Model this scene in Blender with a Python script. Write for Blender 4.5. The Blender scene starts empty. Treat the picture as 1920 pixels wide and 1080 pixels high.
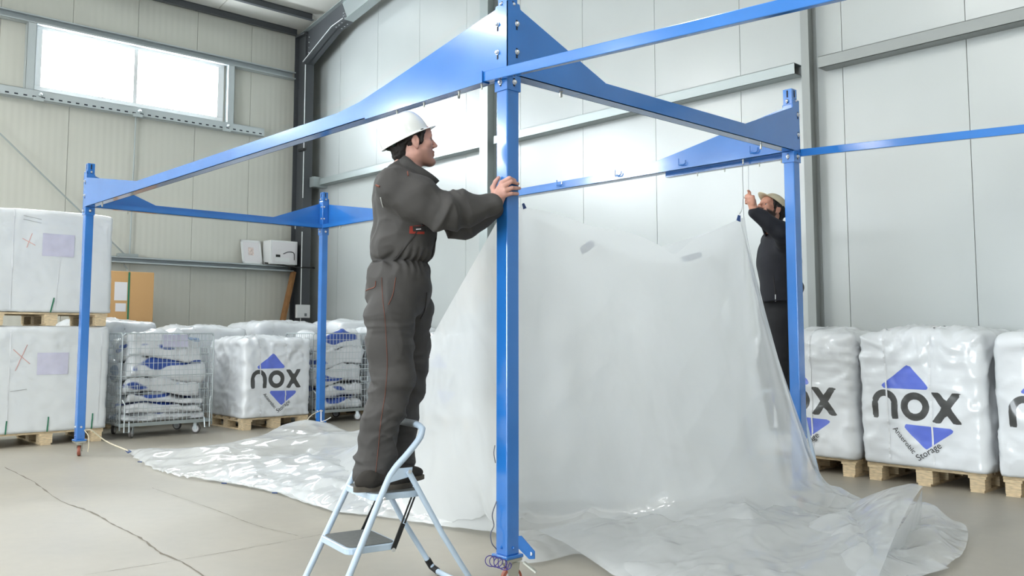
import bpy, bmesh, math, random
import numpy as np
import openvdb
from mathutils import Vector, Matrix, Quaternion
from mathutils.bvhtree import BVHTree

# ------------------------------------------------------------------ camera
SC = bpy.context.scene
COL = SC.collection
FPX, CYP = 1667.16, 484.68                      # focal length / principal row in px of a 1920x1080 frame
CAM = np.array([3.216, -2.954, 1.216])
YAW, PIT = math.radians(47.148), math.radians(4.8366)
cd = bpy.data.cameras.new('camera'); cam = bpy.data.objects.new('camera', cd); COL.objects.link(cam)
cam.location = CAM; cam.rotation_euler = (math.pi/2 + PIT, 0, YAW)
cd.sensor_width = 36; cd.lens = FPX*36/1920; cd.shift_y = -(540-CYP)/1920
cd.clip_start = 0.05; cd.clip_end = 200
SC.camera = cam
# ------------------------------------------------------------------ world, exposure
W = bpy.data.worlds.new('world'); SC.world = W; W.use_nodes = True
bg = W.node_tree.nodes['Background']; bg.inputs[0].default_value = (.75, .85, 1, 1); bg.inputs[1].default_value = 1.0
SC.view_settings.view_transform = 'Standard'
try: SC.view_settings.look = 'None'
except Exception: pass
SC.view_settings.gamma = 1.0; SC.view_settings.use_curve_mapping = False
SC.view_settings.exposure = 0.32
cy_ = SC.cycles
cy_.max_bounces = 6; cy_.diffuse_bounces = 3; cy_.glossy_bounces = 3; cy_.transmission_bounces = 4; cy_.transparent_max_bounces = 6
cy_.caustics_reflective = False; cy_.caustics_refractive = False; cy_.sample_clamp_indirect = 6.0
cy_.use_adaptive_sampling = True; cy_.adaptive_threshold = .045
WINDOW_GLOW = 30.0         # daylight in the frosted panes
FILL_LAMP_W = 82.0             # each added out-of-view luminaire, for fill light
DOOR_FILL_GLOW = 17.0            # fill light from the added, unseen door behind the camera

# ------------------------------------------------------------------ layout helpers (pixel of the calibrated camera -> point on a known plane)
_r = np.array([math.cos(YAW), math.sin(YAW), 0]); _f0 = np.array([-math.sin(YAW), math.cos(YAW), 0]); _u0 = np.array([0, 0, 1.])
_fw = _f0*math.cos(PIT) + _u0*math.sin(PIT); _up = _u0*math.cos(PIT) - _f0*math.sin(PIT)
def at(x, y, X=None, Y=None, Z=None, D=None):
    d = _fw + _r*(x-960)/FPX + _up*(CYP-y)/FPX
    if D is not None: t = D
    elif X is not None: t = (X-CAM[0])/d[0]
    elif Y is not None: t = (Y-CAM[1])/d[1]
    else: t = (Z-CAM[2])/d[2]
    return CAM + t*d
A3 = lambda *a: np.array(a, float)
def unit(v): v = np.asarray(v, float); return v/max(1e-9, np.linalg.norm(v))

# ------------------------------------------------------------------ noise (numpy value noise)
_rs = np.random.RandomState(7); _H = _rs.rand(64, 64, 64).astype(np.float32)
def vnoise(p):
    p = np.asarray(p, np.float32); i = np.floor(p).astype(int); f = p-i; f = f*f*(3-2*f)
    r = 0
    for dx in (0, 1):
        for dy in (0, 1):
            for dz in (0, 1):
                w = (f[..., 0] if dx else 1-f[..., 0])*(f[..., 1] if dy else 1-f[..., 1])*(f[..., 2] if dz else 1-f[..., 2])
                r = r + w*_H[(i[..., 0]+dx) & 63, (i[..., 1]+dy) & 63, (i[..., 2]+dz) & 63]
    return r*2-1
def fbm(p, o=3):
    r = 0; a = 1.0; p = np.asarray(p, np.float32)
    for k in range(o): r = r + a*vnoise(p+17.3*k); p = p*2.03; a *= .5
    return r
def crease(p, amp, freq, seed, n=5):
    """crumpled-film relief: sharp folds along a few random directions"""
    rs = np.random.RandomState(seed); p = np.asarray(p, float); r = 0
    wpx = vnoise(p*freq*.35+seed)*.9; wpy = vnoise(p*freq*.35+seed+7.7)*.9
    for k in range(n):
        a = rs.rand()*math.pi; f = freq*(.6+rs.rand()*1.1); t = (p[..., 0]*math.cos(a)+p[..., 1]*math.sin(a))*f+rs.rand()*9+(wpx if k % 2 else wpy)
        msk = np.clip(vnoise(p*freq*.5+k*5.3+seed)*1.6+.5, 0, 1)
        r = r+msk*(1-np.abs((t % 2)-1))**1.5/(.6+.5*k)
    return amp*r
def sstep(a, b, x): t = np.clip((x-a)/(b-a), 0, 1); return t*t*(3-2*t)

# ------------------------------------------------------------------ materials
def mat(name, col, rough=.5, metal=0, spec=.5, noise=0, nscale=8, bump=0, bscale=40, coat=0, alpha=1, emit=0, stretch=None, rvar=0):
    m = bpy.data.materials.new(name); m.use_nodes = True; nt = m.node_tree; b = nt.nodes['Principled BSDF']
    b.inputs['Base Color'].default_value = (*col, 1); b.inputs['Roughness'].default_value = rough; b.inputs['Metallic'].default_value = metal
    b.inputs['Specular IOR Level'].default_value = spec; b.inputs['Coat Weight'].default_value = coat; b.inputs['Coat Roughness'].default_value = .10
    if emit: b.inputs['Emission Color'].default_value = (*col, 1); b.inputs['Emission Strength'].default_value = emit
    if noise or bump or rvar:
        tc = nt.nodes.new('ShaderNodeTexCoord'); src = tc.outputs['Object']
        if stretch:
            mp = nt.nodes.new('ShaderNodeMapping'); mp.inputs['Scale'].default_value = stretch
            nt.links.new(src, mp.inputs['Vector']); src = mp.outputs['Vector']
        n = nt.nodes.new('ShaderNodeTexNoise'); n.inputs['Scale'].default_value = nscale; n.inputs['Detail'].default_value = 1.5
        nt.links.new(src, n.inputs['Vector'])
        if noise:
            cr = nt.nodes.new('ShaderNodeValToRGB'); e = cr.color_ramp.elements
            e[0].position = .3; e[1].position = .7
            e[0].color = (*[c*(1-noise) for c in col], 1); e[1].color = (*[min(1, c*(1+noise*.6)) for c in col], 1)
            nt.links.new(n.outputs['Fac'], cr.inputs['Fac']); nt.links.new(cr.outputs['Color'], b.inputs['Base Color'])
        if rvar:
            mr = nt.nodes.new('ShaderNodeMapRange'); mr.inputs['To Min'].default_value = max(0.02, rough-rvar); mr.inputs['To Max'].default_value = rough+rvar
            nt.links.new(n.outputs['Fac'], mr.inputs['Value']); nt.links.new(mr.outputs['Result'], b.inputs['Roughness'])
        if bump:
            n2 = nt.nodes.new('ShaderNodeTexNoise'); n2.inputs['Scale'].default_value = bscale; n2.inputs['Detail'].default_value = 1
            nt.links.new(src, n2.inputs['Vector'])
            bp = nt.nodes.new('ShaderNodeBump'); bp.inputs['Strength'].default_value = bump; bp.inputs['Distance'].default_value = .01
            nt.links.new(n2.outputs['Fac'], bp.inputs['Height']); nt.links.new(bp.outputs['Normal'], b.inputs['Normal'])
    return m
def srgb(r, g, b):
    f = lambda c: (c/255/12.92) if c/255 <= .04045 else ((c/255+.055)/1.055)**2.4
    return (f(r), f(g), f(b))
M = {}
M['blue'] = mat('blue_paint', srgb(38, 116, 198), .20, noise=.08, nscale=3, coat=1.0, rvar=.05)
M['galv'] = mat('galvanised_steel', srgb(168, 176, 176), .42, .55)
M['galv_light'] = mat('galvanised_light', srgb(196, 204, 206), .4, .35)
M['steel_dark'] = mat('dark_painted_steel', srgb(74, 77, 80), .5)
M['steel_grey'] = mat('grey_painted_steel', srgb(150, 154, 152), .5, .2)
M['zinc'] = mat('zinc', srgb(190, 190, 180), .35, .8)
M['bolt'] = mat('bright_bolt', srgb(215, 218, 220), .3, .6)
M['slot'] = mat('dark_slot', srgb(18, 26, 40), .7)
M['wood'] = mat('pallet_wood', srgb(222, 200, 164), .75, noise=.22, nscale=6, stretch=(3, 3, 14))
M['plank'] = mat('brown_plank', srgb(160, 116, 74), .7, noise=.2, nscale=5, stretch=(8, 8, 1))
M['card'] = mat('cardboard', srgb(203, 160, 108), .8)
M['white'] = mat('white_plastic', srgb(228, 230, 230), .45)
M['paper'] = mat('paper', srgb(226, 224, 226), .6)
M['lilac'] = mat('pouch_film', srgb(206, 204, 222), .18, coat=.5, noise=.06, nscale=9)
M['black'] = mat('black_rubber', srgb(24, 24, 26), .6)
M['blackmetal'] = mat('black_metal', srgb(22, 22, 24), .4)
M['grip'] = mat('ribbed_step_mat', srgb(98, 100, 98), .75, noise=.1, nscale=60)
M['ladder'] = mat('light_blue_enamel', srgb(186, 204, 222), .32, coat=.3, noise=.03)
M['gripgrey'] = mat('grey_grip', srgb(120, 126, 130), .6)
M['wheel_red'] = mat('red_brown_wheel', srgb(150, 84, 66), .5)
M['wheel_rim'] = mat('pale_wheel', srgb(214, 214, 214), .4)
M['wheel_grey'] = mat('grey_wheel', srgb(92, 88, 86), .55)
M['rope'] = mat('pale_rope', srgb(222, 212, 188), .8, noise=.1, nscale=60)
M['cord'] = mat('white_cord', srgb(220, 222, 224), .6)
M['purple'] = mat('purple_wire', srgb(62, 48, 128), .45)
M['greywire'] = mat('grey_wire', srgb(96, 98, 110), .5)
M['green'] = mat('green_strap', srgb(44, 120, 88), .45)
M['redpen'] = mat('red_marker', srgb(222, 160, 150), .6)
M['greypen'] = mat('grey_marker', srgb(176, 178, 178), .6)
M['strap'] = mat('white_strap', srgb(226, 228, 230), .4)
M['ink'] = mat('black_print', srgb(40, 40, 38), .35)
M['navytab'] = mat('navy_tab', srgb(40, 66, 118), .5)
M['hat'] = mat('hard_hat_white', srgb(232, 234, 232), .22, coat=.4)
M['hatband'] = mat('hat_lining', srgb(20, 50, 46), .7)
M['hair1'] = mat('dark_hair', srgb(24, 17, 15), .75, noise=.35, nscale=60)
M['coverall'] = mat('grey_workwear', srgb(68, 66, 65), .85, noise=.16, nscale=5)
M['coverdark'] = mat('dark_workwear', srgb(48, 46, 46), .85, noise=.1, nscale=7)
M['orange'] = mat('orange_stitch', srgb(118, 66, 50), .7)
M['redpocket'] = mat('red_trim', srgb(150, 52, 40), .8)
M['shoe'] = mat('dark_suede', srgb(46, 42, 38), .85, noise=.25, nscale=20)
M['sole'] = mat('grey_sole', srgb(84, 78, 70), .8, noise=.2, nscale=20)
M['jacket'] = mat('navy_black_jacket', srgb(27, 28, 36), .8, noise=.2, nscale=8)
M['trouser'] = mat('black_trousers', srgb(24, 24, 27), .85, noise=.15, nscale=8)
M['cap'] = mat('beige_cap', srgb(206, 194, 166), .7, noise=.06)
M['eye'] = mat('eye_white', srgb(176, 162, 152), .25)
M['iris'] = mat('iris', srgb(40, 28, 20), .2)
M['picture'] = mat('picture_print', srgb(222, 206, 200), .5, noise=.35, nscale=25)
M['film'] = mat('wrap_film_white', srgb(222, 225, 226), .3, coat=.35)
def skin_mat(name, col, beard, strength):
    m = mat(name, col, .5, noise=.12, nscale=30); nt = m.node_tree; b = nt.nodes['Principled BSDF']
    b.inputs['Subsurface Weight'].default_value = .08; b.inputs['Subsurface Radius'].default_value = (.012, .005, .003)
    at_ = nt.nodes.new('ShaderNodeAttribute'); at_.attribute_name = 'beard'
    mix = nt.nodes.new('ShaderNodeMix'); mix.data_type = 'RGBA'
    src = b.inputs['Base Color'].links[0].from_socket
    mm = nt.nodes.new('ShaderNodeMath'); mm.operation = 'MULTIPLY'; mm.inputs[1].default_value = strength
    nt.links.new(at_.outputs['Fac'], mm.inputs[0]); nt.links.new(mm.outputs[0], mix.inputs[0])
    nt.links.new(src, mix.inputs[6]); mix.inputs[7].default_value = (*beard, 1)
    nt.links.new(mix.outputs[2], b.inputs['Base Color'])
    return m
M['skin1'] = skin_mat('skin_light', srgb(202, 154, 140), srgb(140, 104, 88), .55)
M['skin2'] = skin_mat('skin_warm', srgb(196, 142, 120), srgb(34, 24, 22), .97)
def panel_mat(name, col, axis, period, depth, rough):
    m = mat(name, col, rough, noise=.035, nscale=1.2); nt = m.node_tree; b = nt.nodes['Principled BSDF']
    tc = nt.nodes.new('ShaderNodeTexCoord'); wv = nt.nodes.new('ShaderNodeTexWave'); wv.bands_direction = axis
    wv.inputs['Scale'].default_value = 1/period*.314159; wv.wave_profile = 'SIN'
    nt.links.new(tc.outputs['Object'], wv.inputs['Vector'])
    bp = nt.nodes.new('ShaderNodeBump'); bp.inputs['Strength'].default_value = depth; bp.inputs['Distance'].default_value = .004
    nt.links.new(wv.outputs['Fac'], bp.inputs['Height']); nt.links.new(bp.outputs['Normal'], b.inputs['Normal'])
    return m
M['panel_left'] = panel_mat('wall_panel_ribbed', srgb(202, 202, 192), 'Y', .1, .35, .38)
M['panel_back'] = panel_mat('wall_panel_smooth', srgb(184, 189, 188), 'X', .2, .05, .26)
b_ = M['panel_back'].node_tree.nodes['Principled BSDF']; b_.inputs['Coat Weight'].default_value = .8; b_.inputs['Coat Roughness'].default_value = .30; b_.inputs['Specular IOR Level'].default_value = .8
M['joint'] = mat('panel_joint', srgb(176, 176, 168), .7)
M['ceilpanel'] = panel_mat('roof_panel', srgb(222, 221, 214), 'Y', .25, .3, .45)
def floor_mat():
    m = mat('concrete_floor', srgb(170, 164, 151), .42, noise=.09, nscale=1.3, rvar=.12); nt = m.node_tree; b = nt.nodes['Principled BSDF']
    tc = nt.nodes.new('ShaderNodeTexCoord'); src = b.inputs['Base Color'].links[0].from_socket
    n = nt.nodes.new('ShaderNodeTexNoise'); n.inputs['Scale'].default_value = 11; n.inputs['Detail'].default_value = 3
    nt.links.new(tc.outputs['Object'], n.inputs['Vector'])
    mx = nt.nodes.new('ShaderNodeMix'); mx.data_type = 'RGBA'; mx.blend_type = 'MULTIPLY'; mx.inputs[0].default_value = .35
    cr = nt.nodes.new('ShaderNodeValToRGB'); cr.color_ramp.elements[0].color = (.72, .72, .72, 1); cr.color_ramp.elements[1].color = (1.05, 1.05, 1.05, 1)
    nt.links.new(n.outputs['Fac'], cr.inputs['Fac']); nt.links.new(src, mx.inputs[6]); nt.links.new(cr.outputs['Color'], mx.inputs[7])
    nt.links.new(mx.outputs[2], b.inputs['Base Color'])
    return m
M['floor'] = floor_mat()
M['crack'] = mat('crack_dirt', srgb(128, 121, 110), .9)
def bale_mat():
    m = mat('woven_white_bag', srgb(226, 229, 232), .34, noise=.04, nscale=5, coat=.45); nt = m.node_tree; b = nt.nodes['Principled BSDF']
    src = b.inputs['Base Color'].links[0].from_socket
    for nm, col in (('ink_blue', srgb(84, 108, 214)), ('ink_black', srgb(46, 45, 42))):
        a = nt.nodes.new('ShaderNodeAttribute'); a.attribute_name = nm
        mr = nt.nodes.new('ShaderNodeMapRange'); mr.inputs['From Min'].default_value = .0015; mr.inputs['From Max'].default_value = -.0015
        mr.inputs['To Min'].default_value = 0; mr.inputs['To Max'].default_value = .95
        nt.links.new(a.outputs['Fac'], mr.inputs['Value'])
        mx = nt.nodes.new('ShaderNodeMix'); mx.data_type = 'RGBA'; mx.inputs[7].default_value = (*col, 1)
        nt.links.new(mr.outputs['Result'], mx.inputs[0]); nt.links.new(src, mx.inputs[6]); src = mx.outputs[2]
    nt.links.new(src, b.inputs['Base Color'])
    return m
M['bale'] = bale_mat()
def sheet_mat(name, transp, bst=.35, bsc=3.2, rg=.13):
    m = bpy.data.materials.new(name); m.use_nodes = True; nt = m.node_tree; nt.nodes.clear(); N = nt.nodes.new; L = nt.links.new
    out = N('ShaderNodeOutputMaterial'); d = N('ShaderNodeBsdfDiffuse'); t = N('ShaderNodeBsdfTranslucent'); g = N('ShaderNodeBsdfGlossy'); tr = N('ShaderNodeBsdfTransparent')
    c = srgb(247, 250, 252)
    for s in (d, t): s.inputs['Color'].default_value = (*c, 1)
    g.inputs['Roughness'].default_value = rg; g.inputs['Color'].default_value = (1, 1, 1, 1)
    tc = N('ShaderNodeTexCoord'); n1 = N('ShaderNodeTexNoise'); n1.inputs['Scale'].default_value = bsc; n1.inputs['Detail'].default_value = 1; n1.inputs['Distortion'].default_value = .6
    L(tc.outputs['Object'], n1.inputs['Vector'])
    bp = N('ShaderNodeBump'); bp.inputs['Strength'].default_value = bst; bp.inputs['Distance'].default_value = .04; L(n1.outputs['Fac'], bp.inputs['Height'])
    for s in (d, t, g): L(bp.outputs['Normal'], s.inputs['Normal'])
    m1 = N('ShaderNodeMixShader'); m1.inputs[0].default_value = .5; L(d.outputs[0], m1.inputs[1]); L(t.outputs[0], m1.inputs[2])
    lw = N('ShaderNodeLayerWeight'); lw.inputs['Blend'].default_value = .5; L(bp.outputs['Normal'], lw.inputs['Normal'])
    pw = N('ShaderNodeMath'); pw.operation = 'POWER'; pw.inputs[1].default_value = 4.0; L(lw.outputs['Facing'], pw.inputs[0])
    fr = N('ShaderNodeMath'); fr.operation = 'MULTIPLY_ADD'; fr.inputs[1].default_value = .42; fr.inputs[2].default_value = .06; L(pw.outputs[0], fr.inputs[0])
    mt = N('ShaderNodeMixShader'); mt.inputs[0].default_value = transp; L(m1.outputs[0], mt.inputs[1]); L(tr.outputs[0], mt.inputs[2])
    m2 = N('ShaderNodeMixShader'); L(fr.outputs[0], m2.inputs[0]); L(mt.outputs[0], m2.inputs[1]); L(g.outputs[0], m2.inputs[2])
    L(m2.outputs[0], out.inputs['Surface'])
    return m
M['sheet'] = sheet_mat('translucent_plastic', .30)
M['sheet_wall'] = sheet_mat('translucent_plastic_wall', .13)
M['sheet_pool'] = sheet_mat('translucent_plastic_pool', .38, .55, 6.5, .10)
M['sheet_clear'] = sheet_mat('translucent_plastic_thin', .50, .5, 5.5, .10)
def pane_mat():
    m = bpy.data.materials.new('frosted_daylight_pane'); m.use_nodes = True; b = m.node_tree.nodes['Principled BSDF']
    b.inputs['Base Color'].default_value = (.9, .93, .97, 1); b.inputs['Roughness'].default_value = .3
    b.inputs['Emission Color'].default_value = (.86, .94, 1, 1); b.inputs['Emission Strength'].default_value = WINDOW_GLOW
    return m
M['pane'] = pane_mat()
M['fill_doorpane'] = pane_mat(); M['fill_doorpane'].name = 'fill_door_pane'; M['fill_doorpane'].node_tree.nodes['Principled BSDF'].inputs['Emission Strength'].default_value = DOOR_FILL_GLOW

# ------------------------------------------------------------------ object helpers
def root_loc(o):
    while o.parent: o = o.parent
    return np.array(o.location)
def tag(o, label=None, cat=None, group=None, kind=None):
    if label: o['label'] = label
    if cat: o['category'] = cat
    if group: o['group'] = group
    if kind: o['kind'] = kind
    return o
def thing(name, loc, label=None, cat=None, group=None, kind=None):
    o = bpy.data.objects.new(name, None); COL.objects.link(o); o.location = loc; o.empty_display_size = .1
    return tag(o, label, cat, group, kind)
def mesh_obj(name, v, f, m, parent=None, smooth=False, mats=None, midx=None, origin=None):
    v = np.asarray(v, float)
    o_ = root_loc(parent) if parent is not None else (np.asarray(origin, float) if origin is not None else np.zeros(3))
    me = bpy.data.meshes.new(name); me.from_pydata((v-o_).tolist(), [], [tuple(int(i) for i in q) for q in f])
    for mm in (mats or [m]): me.materials.append(mm)
    if midx is not None: me.polygons.foreach_set('material_index', np.asarray(midx, np.int32))
    if smooth: me.polygons.foreach_set('use_smooth', [True]*len(me.polygons))
    me.update()
    o = bpy.data.objects.new(name, me); COL.objects.link(o)
    if parent is not None: o.parent = parent
    elif origin is not None: o.location = o_
    return o
def attr(o, name, vals):
    a = o.data.attributes.new(name, 'FLOAT', 'POINT'); a.data.foreach_set('value', np.asarray(vals, np.float32))
BOXF = [(0, 3, 2, 1), (4, 5, 6, 7), (0, 1, 5, 4), (1, 2, 6, 5), (2, 3, 7, 6), (3, 0, 4, 7)]
class MB:
    def __init__(s): s.v = []; s.f = []
    def add(s, v, f):
        n = len(s.v); s.v += [tuple(map(float, p)) for p in v]; s.f += [tuple(i+n for i in q) for q in f]; return s
    def box(s, lo, hi):
        a, b = np.minimum(lo, hi), np.maximum(lo, hi)
        return s.add([(a[0], a[1], a[2]), (b[0], a[1], a[2]), (b[0], b[1], a[2]), (a[0], b[1], a[2]), (a[0], a[1], b[2]), (b[0], a[1], b[2]), (b[0], b[1], b[2]), (a[0], b[1], b[2])], BOXF)
    def obox(s, c, ax, ay, az, hx, hy, hz):
        c = np.asarray(c, float); v = []
        for z in (-1, 1):
            for x, y in ((-1, -1), (1, -1), (1, 1), (-1, 1)): v.append(c+np.asarray(ax)*hx*x+np.asarray(ay)*hy*y+np.asarray(az)*hz*z)
        return s.add(v, BOXF)
    def bar(s, a, b, w, h, up=(0, 0, 1)):
        a, b = np.asarray(a, float), np.asarray(b, float); d = unit(b-a); x = np.cross(d, up)
        if np.linalg.norm(x) < 1e-4: x = np.cross(d, (0, 1, 0))
        x = unit(x); y = np.cross(x, d)
        return s.obox((a+b)/2, x, d, y, w/2, np.linalg.norm(b-a)/2, h/2)
    def tube(s, pts, r, n=8, caps=True):
        pts = [np.asarray(p, float) for p in pts]; rs = r if hasattr(r, '__len__') else [r]*len(pts)
        t0 = unit(pts[1]-pts[0]); x = np.cross(t0, (0, 0, 1))
        if np.linalg.norm(x) < 1e-3: x = np.cross(t0, (0, 1, 0))
        x = unit(x); v = []; f = []
        for i, p in enumerate(pts):
            t = unit(pts[min(i+1, len(pts)-1)]-pts[max(i-1, 0)]); x = unit(x-t*np.dot(x, t)); y = np.cross(t, x)
            for k in range(n):
                a = 2*math.pi*k/n; v.append(p+rs[i]*(x*math.cos(a)+y*math.sin(a)))
        for i in range(len(pts)-1):
            for k in range(n): f.append((i*n+k, i*n+(k+1) % n, (i+1)*n+(k+1) % n, (i+1)*n+k))
        if caps: f.append(tuple(range(n-1, -1, -1))); f.append(tuple((len(pts)-1)*n+k for k in range(n)))
        return s.add(v, f)
    def prism(s, poly, d0, d1, fn):
        """poly: list of (a,b); fn(a,b,d) -> point"""
        n = len(poly); v = [fn(a, b, d0) for a, b in poly]+[fn(a, b, d1) for a, b in poly]
        f = [tuple(range(n-1, -1, -1)), tuple(range(n, 2*n))]+[(i, (i+1) % n, n+(i+1) % n, n+i) for i in range(n)]
        return s.add(v, f)
    def lathe(s, c, axis, prof, n=16):
        """prof: list of (radius, height along axis)"""
        axis = unit(axis); x = np.cross(axis, (0, 0, 1))
        if np.linalg.norm(x) < 1e-3: x = np.array([1., 0, 0])
        x = unit(x); y = np.cross(axis, x); c = np.asarray(c, float); v = []; f = []
        for r, h in prof:
            for k in range(n): a = 2*math.pi*k/n; v.append(c+axis*h+r*(x*math.cos(a)+y*math.sin(a)))
        for i in range(len(prof)-1):
            for k in range(n): f.append((i*n+k, i*n+(k+1) % n, (i+1)*n+(k+1) % n, (i+1)*n+k))
        f.append(tuple(range(n-1, -1, -1))); f.append(tuple((len(prof)-1)*n+k for k in range(n)))
        return s.add(v, f)
    def build(s, name, m, parent=None, smooth=False, bevel=0, origin=None, angle=35):
        o = mesh_obj(name, s.v, s.f, m, parent, False, origin=origin)
        bm = bmesh.new(); bm.from_mesh(o.data); bmesh.ops.recalc_face_normals(bm, faces=bm.faces); bm.to_mesh(o.data); bm.free()
        if smooth:
            o.data.polygons.foreach_set('use_smooth', [True]*len(o.data.polygons)); o.data.set_sharp_from_angle(angle=math.radians(angle))
        if bevel:
            b = o.modifiers.new('bevel', 'BEVEL'); b.width = bevel; b.segments = 2; b.limit_method = 'ANGLE'
        return o
def spline(pts, n):
    """Catmull-Rom through pts, n samples"""
    P = [np.asarray(p, float) for p in pts]; P = [2*P[0]-P[1]]+P+[2*P[-1]-P[-2]]; m = len(P)-3; out = []
    for i in range(n):
        t = i/(n-1)*m; k = min(int(t), m-1); u = t-k; a, b, c, d = P[k:k+4]
        out.append(.5*((2*b)+(-a+c)*u+(2*a-5*b+4*c-d)*u*u+(-a+3*b-3*c+d)*u**3))
    return out
def copy_tree(o, parent=None):
    c = o.copy(); COL.objects.link(c); c.parent = parent
    for ch in list(o.children): copy_tree(ch, c)
    return c
# ================================================================== the hall
XL, YB = -11.12, 5.30                # inner faces of the window wall and of the gable wall
XR, YF = 12.0, -17.0
RZ0, RS = 6.72, .18                  # roof underside at x=-11 and its slope
XRIDGE = 3.0
def roof_z(x): return RZ0+RS*(min(x, 2*XRIDGE-x)+11)
MB().box((XL-.3, YF-.3, -.2), (XR+.3, YB+.3, 0)).build('floor', M['floor'])
tag(bpy.data.objects['floor'], 'smooth grey beige concrete floor slab', kind='structure')
fl = bpy.data.objects['floor']
def crack(pts, w, seed, name='floor_crack'):
    rs = random.Random(seed); P = spline(pts, 60); b = MB(); v = []; f = []
    for i, p in enumerate(P):
        d = unit(P[min(i+1, 59)]-P[max(i-1, 0)]); n = np.array([-d[1], d[0], 0]); ww = w*(.35+1.3*rs.random()**2); off = n*w*1.6*(rs.random()-.5)
        v += [p+off+n*ww, p+off-n*ww]
    for i in range(59): f.append((2*i, 2*i+1, 2*i+3, 2*i+2))
    v = [(*q[:2], .0015) for q in v]
    return mesh_obj(name, v, f, M['crack'], fl)
P0 = lambda x, y: at(x, y, Z=0)
crack([P0(8, 876), P0(60, 902), P0(112, 938), P0(170, 960), P0(215, 985), P0(262, 1008), P0(300, 1036), P0(352, 1060), P0(420, 1110)], .006, 1)
crack([P0(285, 915), P0(400, 955), P0(480, 985), P0(560, 1005)], .002, 2, 'floor_joint')
crack([P0(160, 1078), P0(350, 1048), P0(520, 1018), P0(615, 1000)], .002, 3, 'floor_joint')

# ---- gable wall behind (panels one by one)
def wall_root(name, label): return thing(name, (0, 0, 0), label, kind='structure')
wb = wall_root('wall_back', 'white sandwich panel gable wall')
mb = MB(); mb.prism([(XL-.2, 0), (XR+.2, 0), (XR+.2, roof_z(XR)+.3), (XRIDGE, roof_z(XRIDGE)+.3), (XL-.2, roof_z(XL)+.3)], YB+.02, YB+.12, lambda a, b, d: (a, d, b))
mb.build('backing', M['joint'], wb)
xs = [.29+1.16*k for k in range(-10, 11)]
xs = [XL-.1]+[x for x in xs if XL+.3 < x < XR]+[XR+.1]
for a, b in zip(xs[:-1], xs[1:]):
    m_ = MB(); m_.prism([(a+.003, 0), (b-.003, 0), (b-.003, roof_z(b)+.25), (a+.003, roof_z(a)+.25)], YB, YB+.03, lambda p, q, d: (p, d, q))
    m_.build('panel', M['panel_back'], wb)
# ---- window wall on the left
WINS = [(.62-5.45*k, 3.58-5.45*k) for k in range(4)]; WZ0, WZ1 = 4.78, 5.86
wl = wall_root('wall_left', 'cream ribbed sandwich panel wall with a high window strip')
def holes(y0, y1):
    out = []
    for a, b in WINS:
        if a < y1 and b > y0: out.append((max(a, y0), min(b, y1)))
    return out
def wall_piece(y0, y1, x0, x1, top):
    m_ = MB(); hs = holes(y0, y1)
    if not hs: m_.box((x0, y0, 0), (x1, y1, top)); return m_
    m_.box((x0, y0, 0), (x1, y1, WZ0)); m_.box((x0, y0, WZ1), (x1, y1, top))
    a, b = hs[0]
    if a-y0 > .01: m_.box((x0, y0, WZ0), (x1, a, WZ1))
    if y1-b > .01: m_.box((x0, b, WZ0), (x1, y1, WZ1))
    return m_
ys = [.17+.98*k for k in range(-18, 6)]; ys = [YF-.1]+[y for y in ys if YF < y < YB-.2]+[YB+.1]
for a, b in zip(ys[:-1], ys[1:]):
    wall_piece(a+.003, b-.003, XL-.03, XL, 7.0).build('panel', M['panel_left'], wl)
    wall_piece(a, b, XL-.10, XL-.035, 7.0).build('backing', M['joint'], wl)
for i, (a, b) in enumerate(WINS):
    w_ = thing('window_%d' % (i+1), (XL, (a+b)/2, WZ0), 'long white framed high window with two frosted panes' if i == 0 else 'long white framed high window further along the left wall', kind='structure')
    fr = MB(); t = .11
    for z0, z1 in ((WZ0, WZ0+t), (WZ1-t, WZ1)): fr.box((XL-.06, a, z0), (XL+.035, b, z1))
    for y0, y1 in ((a, a+t), (b-t, b)): fr.box((XL-.06, y0, WZ0+t), (XL+.035, y1, WZ1-t))
    fr.build('window_frame', M['white'], w_, bevel=.006)
    c = (a+b)/2
    MB().box((XL-.05, c-.032, WZ0+t), (XL+.045, c+.032, WZ1-t)).build('mullion', M['white'], w_, bevel=.005)
    for y0, y1 in ((a+t, c-.032), (c+.032, b-t)):
        MB().box((XL-.03, y0, WZ0+t), (XL-.02, y1, WZ1-t)).build('pane', M['pane'], w_)
# ---- the walls behind the photographer
for nm, lo, hi, lab in (('wall_right', (XR, YF, 0), (XR+.1, YB, 9.5), 'white panel wall on the right'), ('wall_front', (XL, YF-.1, 0), (XR, YF, 10), 'white panel wall behind the photographer')):
    tag(MB().box(lo, hi).build(nm, M['panel_back']), lab, kind='structure')
d_ = thing('door_fill_1', (2, YF, 0), 'added glowing sectional door behind the camera, unseen, for fill light', kind='structure')  # added door, never in view; its panels glow to brighten camera-facing surfaces
for k in range(5):
    MB().box((-1, YF+.01, .05+.88*k), (5, YF+.05, .88+.88*k)).build('fill_door_panel', M['fill_doorpane'], d_)
# ---- roof
cr_ = thing('ceiling', (0, 0, 0), 'white ribbed roof panels', kind='structure')
for side in (0, 1):
    for k in range(11):
        y0, y1 = YF-.1+k*2.05, YF-.1+(k+1)*2.05-.01
        x0, x1 = (XL-.2, XRIDGE) if side == 0 else (XRIDGE, XR+.2)
        m_ = MB(); m_.prism([(x0, roof_z(x0)), (x1, roof_z(x1)), (x1, roof_z(x1)+.1), (x0, roof_z(x0)+.1)], y0, y1, lambda a, b, d: (a, d, b)); m_.build('roof_panel', M['ceilpanel'], cr_)

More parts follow.
